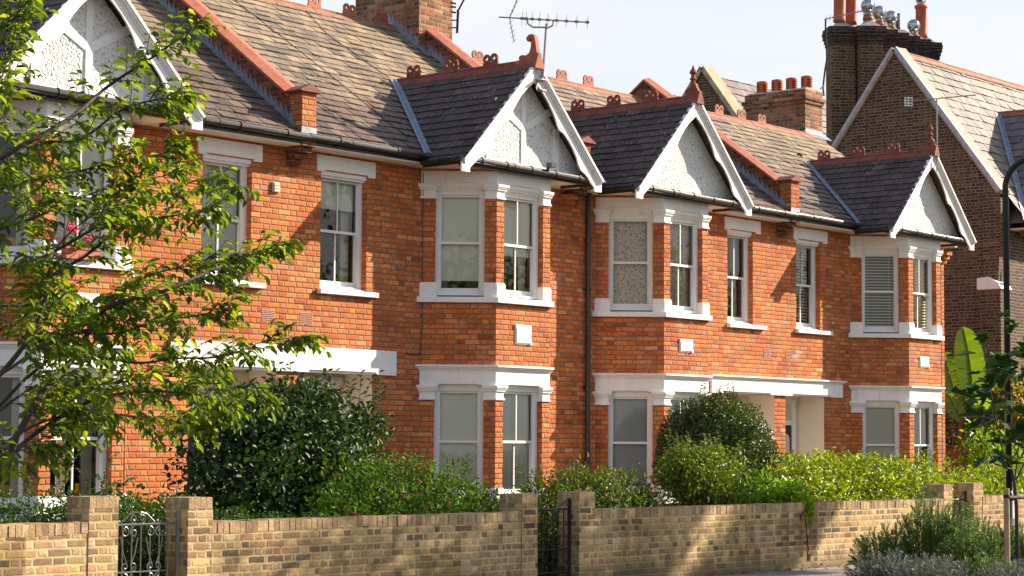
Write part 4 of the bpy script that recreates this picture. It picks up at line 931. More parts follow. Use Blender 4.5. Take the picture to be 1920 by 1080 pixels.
# ================================================================== AERIALS
def yagi(name, label, base, top, B0, B1, ndir, refl=True, small=False, col='mastsel', crossed=True):
    a = thing(name, label, 'aerial', base)
    m = MB(); m.tube([base, top], .017, 8); m.build('mast', M[col], a)
    B0, B1 = Vector(B0), Vector(B1); d = (B1-B0).normalized(); sd = d.cross(Z).normalized(); up = sd.cross(d)
    m = MB(); m.tube([B0, B1], .011, 8); m.build('boom', M[col], a)
    m = MB(); L_ = (B1-B0).length
    for i in range(ndir):
        f = .26+.72*(i/(ndir-1))**1.35; c = B0.lerp(B1, f); l = .15-.03*f
        if crossed:
            for q in (sd+up*.75, sd-up*.75): m.tube([c-q.normalized()*l, c+q.normalized()*l], .0032, 4)
            m.tube([c-d*.03, c+d*.025], .022, 8)
        else: m.tube([c-sd*l, c+sd*l], .0032, 4)
    m.build('director_rods', M['mastsel'], a)
    if refl:
        m = MB(); c = B0.lerp(B1, .12)
        for sg in (1, -1):
            e = c+up*(.36*sg)+d*(.13 if sg > 0 else .09); m.tube([c, e], .009, 6)
            for k in range(1, 6):
                p = c.lerp(e, k/5.2); m.tube([p-sd*.15-d*.03, p+sd*.15+d*.03], .0035, 4)
        m.build('reflector', M[col], a)
    return a, B0, B1, d
base = Vector((23.99, 19.66, 7.0)); top = Vector((24.10, 19.68, 7.90))
cB = (_r+Vector((0,0,-.03))); 
a1, b0, b1, dd = yagi('tv_aerial', 'large television aerial with crossed rods fixed to the front gable with the curled finial', base, top, dep(935,32,31.4), dep(1105,42,31.4), 9)
m = MB(); p0 = b0.lerp(b1, .32)-Z*.012; p1 = b0.lerp(b1, .60)-Z*.012; m.tube([p0, p0-Z*.06, p0.lerp(p1,.2)-Z*.11, top-Z*.06+Vector((0,-.02,0)), p1.lerp(p0,.2)-Z*.11, p1-Z*.06, p1], .013, 8); m.build('cradle_arm', M['mastsel'], a1)
m = MB(); m.box(23.90, 24.02, 19.60, 19.72, 7.02, 7.04); m.box(23.90, 24.02, 19.60, 19.72, 6.86, 6.88); m.box(23.90, 23.92, 19.70, 19.72, 6.86, 7.04); m.build('bracket', M['mastsel'], a1)
base = Vector((35.94, 19.66, 6.90)); top = Vector((35.95, 19.66, 8.32)); g0 = dep(1700,190,43.2); g1 = dep(1830,178,43.2)
a2, b0, b1, dd = yagi('tv_aerial', 'small television aerial with white grid reflector on the rightmost front gable', base, top, g0, g1, 8, refl=False, crossed=False)
m = MB(); sd = dd.cross(Z).normalized(); c = b0.lerp(b1, .02); u_ = Z
rt = _r2
for k in range(4): m.add([c+rt*x+u_*z for x, z in ((-.07,-.10+.055*k), (.09,-.10+.055*k-.006), (.09,-.082+.055*k-.006), (-.07,-.082+.055*k))], [(0,1,2,3)])
for x in (-.07, .0, .075): m.add([c+rt*(x+q)+u_*z for q, z in ((0,-.10), (.017,-.10), (.017,.085), (0,.085))], [(0,1,2,3)])
m.build('reflector', M['white'], a2)
q = [dep(1545,180,46.5), dep(1543,165,46.5), dep(1547,130,46.5), dep(1551,108,46.5), dep(1548,70,46.5), dep(1548,37,46.5)]
a3 = thing('tv_aerial', 'television aerial on a bent pole beside the four pot chimney', 'aerial', q[0])
m = MB(); m.tube(q, .02, 8); m.tube([q[0]+Vector((-.02,0,.05)), Vector((38.6, 23.9, 9.1))], .012, 6); m.tube([q[0]+Z*.25, Vector((38.6, 23.9, 9.3))], .012, 6); m.build('mast', M['iron'], a3)
b0 = q[-1]+Vector((-.05,0,0)); b1 = dep(1628,18,46.5); m = MB(); m.tube([b0, b1], .012, 6); d = (b1-b0).normalized(); sd = d.cross(Z).normalized()
for i in range(12): c = b0.lerp(b1, .04+i*.08); m.tube([c-sd*.13-Z*.05, c+sd*.13+Z*.05], .004, 4); m.tube([c-sd*.1+Z*.06, c+sd*.1-Z*.06], .004, 4)
m.build('boom', M['mastsel'], a3)
q0 = dep(857,62,32.2)
a4 = thing('mast_bracket', 'short pole with cable bracketed to the near chimney stack, right side', 'aerial pole', q0)
m = MB(); m.tube([q0, dep(859,18,32.2)], .02, 8); m.tube([dep(859,20,32.2), dep(876,-12,32.2)], .014, 8); m.tube([dep(846,38,32.2), dep(858,38,32.2)], .01, 6); m.tube([dep(846,52,32.2), dep(858,52,32.2)], .01, 6)
for y in (5, 12, 22): m.tube([dep(845,y,32.2), dep(855,y+2,32.2)], .014, 6)
m.build('pole', M['iron'], a4)

# ================================================================== GARDEN WALLS AND GATES
WY = 15.3
def garden_wall(label, x0, x1, zt, piers):
    g = thing('garden_wall', label, 'garden wall', (x0, WY, 0), 'low stock brick front garden walls')
    mb = MB(); n = max(2, int((x1-x0)/.35)); f = lambda x: .006*math.sin(x*2.1)+.004*math.sin(x*5.3)
    xs = [x0+(x1-x0)*i/n for i in range(n+1)]; zc = zt-.106
    for a, b in zip(xs, xs[1:]):
        mb.quad((a,WY+f(a),0), (b,WY+f(b),0), (b,WY+f(b),zc+f(b)), (a,WY+f(a),zc+f(a)))
    mb.box(x0, x1, WY+.02, WY+.22, 0, zc-.015); mb.build('wall', M['stock'], g, recalc=False)
    cp = MB()
    x = x0
    while x < x1-.02:
        w_ = min(.073+random.uniform(-.004,.006), x1-x); h = random.uniform(-.005,.005)
        y = WY+f(x)+random.uniform(-.006,.004)
        cp.add([(x+.003,y,zc+f(x)), (x+w_-.004,y,zc+f(x)), (x+w_-.004,y,zt+h+f(x)), (x+.003,y,zt+h+f(x)), (x+.003,y+.215,zc), (x+w_-.004,y+.215,zc), (x+w_-.004,y+.215,zt+h), (x+.003,y+.215,zt+h)],
               [(0,1,2,3), (3,2,6,7), (1,5,6,2), (4,0,3,7), (5,4,7,6)], None); x += w_
    for i in range(0, len(cp.u)): cp.u[i] = None
    for i in range(len(cp.u)//5):
        r_ = (random.random()*40, random.random()*40)
    cp.build('brick_on_edge_coping', M['edgebrick'], g)
    mo = MB(); mo.box(x0+.005, x1-.005, WY+.006+.004, WY+.205, zc-.01, zt-.012); mo.build('mortar_bed', M['mortar'], g)
    for a, b, z in piers:
        p = MB(); p.box(a, b, WY-.003, WY+.32, 0, z-.106); pp = p.build('pier', M['stock'], g)
        c = MB(); c.box(a+.010, b-.010, WY-.004, WY+.310, z-.106, z-.012); c.build('pier_mortar', M['mortar'], pp)
        c = MB(); x = a
        while x < b-.02:
            w_ = min(.075, b-x); c.box(x+.004, x+w_-.004, WY-.006, WY+.10, z-.104, z+random.uniform(-.004,.004)); x += w_
        y = WY+.104
        while y < WY+.30: c.box(a-.003, b+.003, y, y+.068, z-.104, z+random.uniform(-.004,.004)); y += .075
        c.build('pier_coping', M['edgebrick'], pp)
    return g
def _edge():
    s = NT('edge_brick'); p = s.obj(); wn = s.n('ShaderNodeNewGeometry').outputs['Random Per Island']
    c = s.ramp(wn, [(0,(.38,.26,.14)), (.2,(.52,.38,.20)), (.4,(.27,.18,.11)), (.6,(.44,.29,.17)), (.8,(.58,.43,.23)), (1,(.33,.21,.13))])
    c = s.mix(1., c, s.ramp(s.noise(p, 45, 6, .65), [(.25,.6), (.75,1.3)]), 'MULTIPLY'); c = s.mix(s.math('MULTIPLY', s.smooth(s.noise(p, 6, 5), .5, .68), .5), c, (.09,.08,.05))
    s.bsdf(c, .9, s.bump(s.noise(p, 50, 6, .65), .012), spec=.2); return s.m
M['edgebrick'] = _edge(); M['mortar'] = plain('lime_mortar', (.42,.33,.19), .95, .2, .006, 60)
garden_wall('sunlit yellow brick garden wall at the left edge with a square pier beside the scrolled gate', 4.0, 12.24, .90, [(12.22, 12.56, 1.13)])
garden_wall('long brick garden wall below the dark camellia and berried shrub, between two gates', 13.70, 18.38, .87, [(13.40, 13.71, 1.10), (18.34, 18.62, 1.07)])
garden_wall('longest garden wall, cracked, below the round clipped bush and bright hedge', 19.66, 28.10, .87, [(19.38, 19.68, 1.08), (28.08, 28.34, 1.08)])
garden_wall('far right garden wall behind the rosemary and lamp post', 29.28, 37.5, .89, [(29.00, 29.30, 1.09)])
_w = [o for o in bpy.data.objects if o.get('label', '').startswith('longest garden wall')][0]
m = MB(); _c = [(24.28,.77),(24.30,.70),(24.285,.62),(24.31,.55),(24.30,.47),(24.33,.42),(24.32,.33),(24.35,.25),(24.33,.20),(24.37,.10)]
m.tube([(x, WY+.0005, z) for x, z in _c], .006, 4, .009); m.box(24.33, 24.40, WY-.004, WY+.01, .10, .19); m.build('crack', M['hole'], _w)
def spiral(c, r, turns, sx, a0=0., n=22, dec=.82):
    pts = []
    for i in range(n+1):
        t = i/n; rr = r*(1-dec*t); a = a0+2*math.pi*turns*t; pts.append((c[0]+sx*rr*math.cos(a), c[1], c[2]+rr*math.sin(a)))
    return pts
def gate(label, x0, x1, zt, mat, fancy):
    y = WY+.12; g = thing('garden_gate', label, 'gate', (x0, y, 0), 'iron garden gates'); m = MB()
    m.tube([(x0+.03,y,zt), (x1-.03,y,zt)], .011, 6); m.tube([(x0+.03,y,.15), (x1-.03,y,.15)], .011, 6); m.tube([(x0+.03,y,.42), (x1-.03,y,.42)], .008, 6)
    for x in (x0+.03, x1-.03): m.tube([(x,y,.06), (x,y,zt+.02)], .014, 6)
    m.tube([(x1-.004,y+.01,0), (x1-.004,y+.01,zt+.12)], .02, 8); m.build('frame', mat, g)
    b = MB(); n = 7
    for i in range(1, n): x = x0+.03+(x1-x0-.06)*i/n; b.tube([(x,y,.15), (x,y,zt)], .0075, 6)
    b.build('bars', mat, g)
    s = MB(); w_ = (x1-x0-.06)
    for cx in (x0+.03+w_*.25, x0+.03+w_*.64):
        for sx in (-1, 1):
            if fancy:
                s.tube(spiral((cx+sx*.052,y,zt-.07), .05, 1.3, sx, math.pi*.5), .006, 5)
                s.tube([(cx+sx*.10,y,zt-.12), (cx+sx*.07,y,zt-.26), (cx+sx*.02,y,zt-.38)], .006, 5)
            s.tube(spiral((cx+sx*.045,y,.47), .045, 1.3, sx, -math.pi*.5), .006, 5); s.tube(spiral((cx+sx*.045,y,.36), .045, 1.3, sx, math.pi*.5), .006, 5)
            s.tube([(cx+sx*.085,y,.30), (cx+sx*.04,y,.22), (cx,y,.15)], .006, 5); s.tube([(cx+sx*.085,y,.50), (cx+sx*.05,y,.62), (cx+sx*.005,y,zt-.02)], .006, 5) if not fancy else None
    if fancy:
        c = x0+w_*.42
        for sx in (-1, 1): s.tube(spiral((c+sx*.05,y,zt+.055), .045, 1.3, sx, -math.pi*.5), .006, 5); s.tube([(c+sx*.03,y,zt+.115), (c+sx*.10,y,zt+.10), (c+sx*.2,y,zt+.02)], .006, 5); s.ball((c+sx*.23,y,zt+.03), .016)
    else: s.tube([(x0+.0,y,zt+.12), (x0+.14,y,zt+.03), (x0+.3,y,zt-.0), (x1-.22,y,zt+.02), (x1-.02,y,zt+.13)], .007, 5)
    s.build('scrolls', mat, g); return g
gate('silver grey wrought iron gate with scrolls beside the left garden wall', 12.57, 13.40, .86, M['irong'], True)
gate('black iron bar gate between the two middle garden walls', 18.63, 19.37, .88, M['iron'], False)
gate('far black iron gate half hidden behind the tall rosemary', 28.35, 29.0, .84, M['iron'], False)
l = MB()
_n = 150; P = np.stack([RNG.uniform(19.7, 28, _n), RNG.uniform(14.75, 15.25, _n)+0, np.full(_n, .012)], 1); P[:,1] = 15.27-RNG.exponential(.12, _n)
o = leaves('fallen_leaves', M['edgebrick'], P, rdir(_n)*[1,1,.15], rdir(_n)*.4+[0,0,1], RNG.uniform(.04,.09,_n), RNG.uniform(.025,.05,_n)); o.data.materials.clear(); o.data.materials.append(G['dead']); o['kind'] = 'stuff'; o['label'] = 'dry brown leaves fallen along the foot of the garden wall'; o['category'] = 'fallen leaves'

# ================================================================== SHRUBS AND HEDGES
def row_blobs(x0, x1, y, zf, ry, n, step=.42, r=.5):
    out = []; x = x0
    while x <= x1:
        zt = zf(x); out.append(((x, y+random.uniform(-.08,.08), zt*.48), (r*random.uniform(.9,1.1), ry*random.uniform(.92,1.08), zt*.52*random.uniform(.97,1.05)), n)); x += step
    return out
def shoots(n, xr, yr, zb, zt, lean=.12):
    r = []
    for i in range(n):
        b = Vector((random.uniform(*xr), random.uniform(*yr), zb)); r.append((b, b+Vector((random.uniform(-lean,lean), random.uniform(-lean,lean), random.uniform(*zt)))))
    return r
def shoot_leaves(sh, per, ln, up=.5):
    P, Dd, Nn = [], [], []
    for b, t in sh:
        b, t = Vector(b), Vector(t)
        for k in range(per):
            f = .2+.8*k/(per-1); p = b.lerp(t, f); a = k*2.4+random.random(); d = Vector((math.cos(a), math.sin(a), up+random.uniform(-.2,.3)))
            P.append(p); Dd.append(d); Nn.append(Vector((random.uniform(-.3,.3), random.uniform(-.3,.3), 1))-d*.3)
    return np.array([tuple(q) for q in P]), np.array([tuple(q) for q in Dd]), np.array([tuple(q) for q in Nn])
def shrub(name, label, cat, blobs, mat, L_, W_, sh=None, shp=9, stemtops=None, sr=.02, flowers=0, fmat=None, group=None, **k):
    c = np.mean([b[0] for b in blobs], axis=0); t = thing(name, label, cat, (c[0], c[1], .05), group)
    o = blob_leaves('foliage', mat, blobs, L_, W_, t, **k)
    if sh:
        P, Dd, Nn = shoot_leaves(sh, shp, L_); leaves('shoot_foliage', mat, P, Dd, Nn, L_*RNG.uniform(.7,1.2,len(P)), W_, t)
    if stemtops is None: stemtops = [Vector(b[0])+Vector((random.uniform(-.2,.2), random.uniform(-.2,.2), b[1][2]*.4)) for b in blobs]
    stems('stem', M['bark'], (c[0], c[1], .03), stemtops[:14], sr, t, sh=sh or ())
    if flowers:
        m = MB()
        for k_ in range(6): m.ball(Vector(wloc(t))+Vector((random.uniform(-.022,.022), random.uniform(-.022,.022), random.uniform(-.01,.01))), .012, 6, 4)
        f0 = m.build('flower_head', fmat, t)
        for i in range(flowers):
            b = random.choice(blobs); d = Vector((random.gauss(0,1), -abs(random.gauss(0,.9)), abs(random.gauss(0,.8)))).normalized(); p = Vector(b[0])+Vector((d.x*b[1][0], d.y*b[1][1], d.z*b[1][2]))
            f = f0 if i == 0 else f0.copy()
            if i: COL.objects.link(f); f.parent = t
            f.location = p-wloc(t); f.rotation_euler = (random.random(), random.random(), random.random()*6)
    return t
shrub('hedge', 'long bright green leafy hedge above the right end of the cracked wall', 'hedge', row_blobs(24.9, 29.5, 16.35, lambda x: 1.42+.10*math.sin((x-24.5)*.62)+.03*math.sin(x*5), .72, 2100), G['hedge'], .078, .032, shoots(60, (24.8,29.6), (15.9,16.8), 1.3, (.12,.28)), 8, shell=.45, lump=.06, noise=.8, flowers=6, fmat=M['petal'], group='leafy garden hedges')
shrub('hedge', 'shorter bright hedge on the far side of the last gate', 'hedge', row_blobs(30.1, 35.5, 16.5, lambda x: 1.30+.04*math.sin(x*3), .75, 1500), G['hedge'], .078, .032, shoots(30, (30,35), (16,17), 1.2, (.1,.25)), 8, shell=.45, lump=.06, noise=.8, group='leafy garden hedges')
shrub('viburnum_shrub', 'mid green berried shrub right of the camellia, against the bay with cream blinds', 'shrub', [((16.9,16.4,.72),(.75,.55,.72),4400), ((17.6,16.4,.70),(.7,.6,.78),4400), ((18.25,16.35,.62),(.6,.55,.72),3600), ((18.75,16.2,.50),(.45,.45,.62),2400), ((16.3,16.2,.55),(.5,.45,.6),2000)], G['vib'], .065, .027, shoots(34, (16.5,18.6), (16.0,16.8), 1.25, (.12,.32)), 9, shell=.5, flowers=26, fmat=M['petal'])
shrub('viburnum_shrub', 'olive green berried shrub behind the narrow black gate', 'shrub', [((20.1,16.3,.60),(.6,.55,.68),4200), ((20.8,16.35,.66),(.7,.6,.74),5200), ((21.5,16.35,.62),(.6,.55,.70),4400), ((22.0,16.3,.50),(.45,.5,.60),2800), ((19.5,16.3,.5),(.45,.5,.5),2500)], G['vib2'], .062, .026, shoots(26, (19.9,21.9), (16.0,16.8), 1.15, (.1,.24)), 9, shell=.5, flowers=44, fmat=M['petal'])
shrub('clipped_bush', 'large round clipped bush in front of the shared right hand porch', 'shrub', [((24.62,17.0,1.50),(.84,.84,.84),20000), ((24.62,17.0,1.45),(.72,.72,.74),9000), ((24.62,17.0,.8),(.6,.6,.6),2500)], G['topi'], .058, .022, shoots(14, (24.3,24.9), (16.8,17.2), 2.25, (.1,.25), .05), 8, shell=.34, lump=.05, noise=.9, sr=.04)
shrub('privet_bush', 'loose yellow green bush with bare stems in front of the round clipped bush', 'shrub', [((22.75,16.0,1.25),(.62,.5,.42),2600), ((23.25,16.05,1.2),(.55,.5,.42),2200), ((22.4,16.0,1.3),(.35,.35,.3),900)], G['priv'], .055, .026, shoots(46, (22.3,23.6), (15.8,16.3), 1.4, (.15,.42)), 10, shell=.7, noise=1., stemtops=[(22.4,16,1.3), (22.7,16,1.4), (23.0,16,1.3), (23.2,16.1,1.4), (23.5,16,1.2), (22.9,15.9,1.1)], sr=.016)
shrub('climbing_plant', 'low broad leaved plant trailing over the wall between bush and hedge', 'plant', [((24.0,15.85,.98),(.42,.3,.30),500), ((24.55,15.75,.92),(.35,.28,.25),500), ((24.35,15.33,.78),(.12,.07,.16),130), ((23.5,15.75,.85),(.3,.2,.2),200)], G['hyd'], .085, .05, shell=.8, noise=1.)
cam_b = [((16.6,17.5,1.45),(1.15,.85,.85),3600), ((15.9,17.3,1.15),(.75,.7,.75),2000), ((17.3,17.5,1.55),(.75,.7,.5),1500), ((17.9,17.4,1.85),(.38,.35,.22),420), ((16.2,17.4,1.9),(.7,.6,.42),1200), ((16.9,17.4,2.05),(.55,.5,.32),800), ((17.4,17.3,1.0),(.75,.6,.5),1300), ((16.3,17.2,.75),(1.1,.6,.4),1700), ((18.05,17.4,1.4),(.3,.3,.2),200)]
shrub('camellia_tree', 'dark glossy camellia with visible trunk in front of the left porch', 'shrub', cam_b, G['camellia'], .085, .048, shoots(26, (16.2,18.0), (17.0,17.8), 2.0, (.2,.55), .18), 8, shell=.65, lump=.16, noise=.8, stemtops=[(16.6,17.5,1.9), (16.9,17.5,1.8), (17.6,17.5,1.8), (16.1,17.4,1.7), (17.3,17.4,1.2), (15.7,17.3,1.3), (17.9,17.4,1.9)], sr=.055)
co = shrub('cotoneaster', 'small leaved arching shrub behind the leftmost wall and scrolled gate', 'shrub', [((x, 16.1+.1*math.sin(x*3), .66),(.55,.5,.47),4200) for x in (10.3,10.9,11.5,12.1,12.7,13.3,13.8)], G['coton'], .034, .021, shell=.6, lump=.15, noise=1.)
m = MB(); Pl = []
for i in range(46):
    x = random.uniform(9.8, 14.2); y = random.uniform(15.9, 16.8); a = random.uniform(-.6, .6); h = random.uniform(.35, .95)*(1 if random.random() < .5 else .6); pts = []
    for k in range(9): f = k/8; pts.append(Vector((x+a*f*f+random.uniform(-.01,.01), y+random.uniform(-.01,.01), .8+h*(f*1.5-.5*f*f*(1+abs(a)))))) 
    m.tube([Vector((12.1,16.1,.06)), Vector((12.1,16.1,.06)).lerp(pts[0], .7)]+pts, .004, 4, .0015)
    for p, q in zip(pts, pts[1:]):
        for k in range(4): Pl.append(p.lerp(q, k/4+random.random()*.1))
m.build('arching_stems', M['bark'], co); _n = len(Pl)*2; P = np.repeat(np.array([tuple(p) for p in Pl]), 2, 0)
leaves('stem_foliage', G['coton'], P, rdir(_n), rdir(_n)+[0,0,.6], RNG.uniform(.022,.038,_n), .016, co)
shrub('trailing_plant', 'small leaved plant creeping behind the second brick pier', 'plant', [((14.3,15.75,.82),(.4,.22,.16),1300), ((14.9,15.72,.80),(.35,.2,.12),900), ((15.5,15.7,.80),(.3,.18,.1),700), ((13.95,15.9,.72),(.3,.25,.35),900)], G['coton'], .030, .018, shell=.8, noise=1.)
shrub('ivy_mass', 'dark leafy ivy mass seen through the scrolled gate', 'shrub', [((13.9,16.9,.55),(.6,.5,.62),2600), ((14.6,16.9,.5),(.6,.4,.55),2200), ((13.3,16.6,.5),(.5,.4,.5),1500)], G['coton'], .055, .045, shell=.6)
shrub('low_shrub', 'dark low shrub seen through the black bar gate', 'shrub', [((19.3,17.2,.5),(.6,.5,.55),2200)], G['vib'], .05, .03, shell=.6)

# geranium window box on the bay sill of the left house
gb = thing('planter', 'brick red window box on the left bay sill', 'planter', (15.70, 19.93, 3.775))
MB().box(15.45, 15.93, 19.86, 19.96, 3.775, 3.89).box(15.44, 15.94, 19.85, 19.97, 3.89, 3.915).build('trough', M['planter'], gb)
ge = thing('geranium', 'pink red geranium flowering in the window box', 'plant', (15.6, 19.91, 3.88)); blob_leaves('foliage', G['priv'], [((15.58,19.91,3.95),(.14,.07,.07),90), ((15.8,19.91,3.93),(.12,.06,.06),70)], .05, .05, ge, shell=.8)
m = MB(); st_ = MB()
for (x, z) in ((15.52,4.13), (15.60,4.10), (15.55,4.17), (15.79,4.03), (15.85,4.06)):
    st_.tube([(x,19.91,3.9), (x,19.90,z)], .004, 4)
    for k in range(9): m.ball((x+random.uniform(-.035,.035), 19.90+random.uniform(-.03,.03), z+random.uniform(-.03,.03)), .015, 6, 4)
m.build('flower_heads', M['pink'], ge); st_.build('stem', G['priv'], ge)

# ================================================================== STREET TREE (left)
tt = thing('street_tree', 'leafy green street tree branching in from the left in front of the houses', 'tree', tuple(dep(-330, 900, 13.6).xy)+(0,))
BR = [  # limbs as measured sweeps: list of (px, py) with distance and thickness
 ([(-330,1000),(-320,600),(-300,200),(-280,-250)], 13.6, .085),
 ([(-320,900),(-200,620),(-80,360),(0,297),(130,222),(205,160),(300,98),(365,50)], 13.8, .020),
 ([(-320,760),(-180,480),(-60,330),(0,305),(80,268),(150,262),(230,205),(300,185),(340,170)], 14.2, .015),
 ([(-310,500),(-150,300),(-20,230),(8,190),(22,95),(34,20),(50,-60)], 13.9, .013),
 ([(-320,480),(-120,240),(0,150),(12,60),(60,-10)], 13.4, .010),
 ([(-320,950),(-180,700),(-40,520),(40,495),(95,475),(170,432),(245,392),(300,368),(380,335),(440,345)], 14.3, .013),
 ([(-320,980),(-160,820),(-20,720),(50,640),(75,590),(100,520),(160,480),(240,420),(320,405),(400,395)], 13.7, .017),
 ([(-320,1000),(-150,950),(0,870),(30,820),(77,740),(133,677),(180,600),(215,570),(300,548),(390,510),(455,482),(525,460)], 14.0, .024),
 ([(-320,990),(-200,800),(-60,600),(60,572),(150,572),(200,575),(250,530),(320,505),(420,490),(480,480)], 14.5, .010),
 ([(-320,1000),(-150,900),(-20,780),(60,700),(130,660),(250,680),(330,672),(420,668),(490,642),(575,630)], 14.2, .012),
 ([(-320,1010),(-120,960),(20,850),(100,790),(180,748),(260,735),(330,735),(400,745),(430,765)], 13.9, .015),
 ([(-320,1000),(-100,880),(0,770),(110,705),(200,720),(300,705),(400,718),(500,742)], 14.6, .010),
 ([(-320,1005),(-180,900),(-60,860),(0,855),(60,840),(100,845)], 13.6, .009),
 ([(-310,700),(-140,520),(-20,440),(60,410),(120,385),(180,360),(240,345),(330,325)], 14.0, .010),
 ([(-320,900),(-100,760),(20,690),(90,640),(140,625),(220,625),(300,600),(380,590),(440,560)], 13.6, .010),
 ([(-320,1010),(-100,900),(60,800),(160,775),(250,780),(330,790),(370,800)], 14.4, .009),
 ([(-320,1005),(-140,850),(-20,640),(40,600),(80,545),(110,460),(180,400),(250,370)], 13.5, .009),
 ([(-315,600),(-180,430),(-60,370),(20,350),(90,330),(150,320),(230,300),(300,290),(330,270)], 14.4, .009),
]
lim = MB(); tw = MB(); PL, DL, NL = [], [], []
def twig(p, d, L_, dens=1.):
    n = max(4, int(L_/.045)); q = Vector(p); pts = [q.copy()]; d = Vector(d).normalized()
    for i in range(n):
        d = (d+Vector((random.uniform(-.1,.1), random.uniform(-.1,.1), random.uniform(-.12,.05)-.02))).normalized(); q = q+d*(L_/n); pts.append(q.copy())
        for s in range(2 if random.random() < dens*.55 else 1):
            sd = d.cross(Z).normalized()*(1 if (i+s) % 2 else -1); ld = (d*.55+sd*.75+Vector((random.uniform(-.3,.3), random.uniform(-.3,.3), random.uniform(-.75,.05))))
            PL.append(q+Vector((random.uniform(-.01,.01),)*3)); DL.append(ld); NL.append(Vector((random.uniform(-.5,.5), random.uniform(-.5,.5), 1)))
    tw.tube(pts[::2]+[pts[-1]], .0035, 4, .0015)
for bi, (pts, Dm, r0) in enumerate(BR):
    P3 = []
    for i, (x, y) in enumerate(pts): P3.append(dep(x, y, Dm+.35*math.sin(i*1.3+bi)))
    # smooth
    S_ = []
    for i in range(len(P3)-1):
        a, b = P3[i], P3[i+1]; p0 = P3[max(i-1,0)]; p3 = P3[min(i+2,len(P3)-1)]
        for k in range(6): t = k/6; S_.append(.5*((2*a)+(b-p0)*t+(2*p0-5*a+4*b-p3)*t*t+(3*a-p0-3*b+p3)*t**3))
    S_.append(P3[-1]); lim.tube(S_, r0*(1.35 if bi else 1.), 7 if bi else 12, r0*.22)
    if bi == 0: continue
    tot = len(S_)
    for i in range(tot):
        f = i/tot
        if f < .30: continue
        d = (S_[min(i+1,tot-1)]-S_[i-1]).normalized()
        for _ in range(random.choice((1,2,2,3) if f < .75 else (2,2,3,3))):
            ax = Vector((random.gauss(0,1), random.gauss(0,1), random.gauss(0,.7))).normalized(); sd = (ax-d*ax.dot(d)).normalized()
            twig(S_[i], d*.75+sd*.7, random.uniform(.16,.42)*(1.2-.72*f))
    twig(S_[-1], d, .05)
trk = lim.build('trunk', M['bark'], tt, smooth=True); tw.build('twigs', M['bark'], tt)
_g = dep(138,450,14.0); _k = [i for i, q in enumerate(PL) if ((q-_g).cross(_g-Vector((0,0,EYE)))).length/_g.length > .16]; PL = [PL[i] for i in _k]; DL = [DL[i] for i in _k]; NL = [NL[i] for i in _k]
PL = np.array([tuple(q) for q in PL]); _n = len(PL); s_ = RNG.uniform(.45, 1.3, _n)
leaves('crown', G['tree'], PL, np.array([tuple(q) for q in DL]), np.array([tuple(q) for q in NL]),   .076*s_, .038*s_, tt, fold=.18, curl=.2)
# ================================================================== OTHER STREET TREES (cast the dappled shade, seen in the window glass)
def street_tree(label, x, y, h, cr, cz, n, lsz=.13, rr=.13, grp=None):
    t = thing('street_tree', label, 'tree', (x, y, 0), grp); bl_ = []
    for i in range(7):
        a = i*2.4; q = .55*cr; bl_.append(((x+q*math.cos(a), y+q*math.sin(a), cz+random.uniform(-.5,.5)*cr*.8), (cr*.55,)*3, n//7))
    blob_leaves('crown', G['tree'], bl_, lsz, lsz*.6, t, shell=.8, noise=1., lump=.2)
    m = MB(); m.tube([(x,y,0), (x+.05,y,cz*.4), (x,y+.05,cz)], rr, 10, rr*.5)
    for b in bl_: m.tube([(x,y,cz-cr*.9), tuple(Vector((x,y,cz-cr*.5)).lerp(Vector(b[0]), .5)), b[0]], rr*.4, 6, rr*.1)
    m.build('trunk', M['bark'], t, smooth=True)
street_tree('small street tree beside the kerb, right of the view', 36.1, 9.2, 9, .8, 7.6, 6000, .16, .12)
street_tree('thin street tree on the kerb near the lamp post', 33.4, 9.2, 9, .7, 7.6, 900, .16, .12)
street_tree('young kerbside tree between the others', 29.9, 9.1, 9, 2.0, 7.4, 2600, .17, .12)
for i, (x, y, h, c) in enumerate(((46,-9,9,3.2), (56,-10,10,3.6), (67,-9,9,3.3), (80,-11,10,4.), (-13,-13,10,4.), (92,-10,10,4.))):
    street_tree(['broad tree across the road', 'tall tree across the road', 'round tree across the road', 'far tree across the road', 'tree behind the viewpoint', 'farthest tree across the road'][i], x, y, h, c, 6.5, 2600, .32, .25)

# ================================================================== RIGHT SIDE: lamp post, fig, stake, herbs, banana, trellis
lp = thing('lamp_post', 'slim black lamp post with curved neck at the right edge', 'lamp post', (23.03, 11.68, 0))
m = MB(); m.tube([(23.03,11.68,0), (23.03,11.68,1.0)], .058, 16); m.lathe([(.058,1.0),(.062,1.03),(.045,1.08),(.038,1.12)], (23.03,11.68,0), 16); m.build('base', M['iron'], lp, smooth=True)
m = MB(); pts = [(23.03,11.68,1.0), (23.02,11.68,4.72)]
for i in range(1, 9): a = math.pi/2*i/9; pts.append((23.02, 11.68-.34*(1-math.cos(a)), 4.72+.34*math.sin(a)))
pts += [(23.02,11.2,5.09), (23.02,10.6,5.16)]; m.tube(pts, .037, 14); m.build('pole', M['iron'], lp, smooth=True)
m = MB(); m.prism([(10.62,5.10), (10.55,5.22), (10.1,5.26), (9.95,5.18), (10.0,5.10)], 22.92, 23.12, 'x'); m.build('lantern', M['iron'], lp, bevel=.02)
bed = []
struct(MB().box(17.5, 27, 9.8, 12.35, -.02, .015).build('planting_bed', M['soil']))
sk = thing('tree_stake', 'round wooden stake with black strap beside the fig sapling', 'stake', tuple(dep(1888,1000,22.0).xy)+(0,)); sp = Vector(wloc(sk))
m = MB(); m.tube([sp, sp+Z*1.18, sp+Z*1.20], .031, 14); m.build('post', M['wood'], sk)
m = MB(); m.tube([sp+Z*1.10, sp+Z*1.135], .034, 14); m.build('strap', M['iron'], sk)
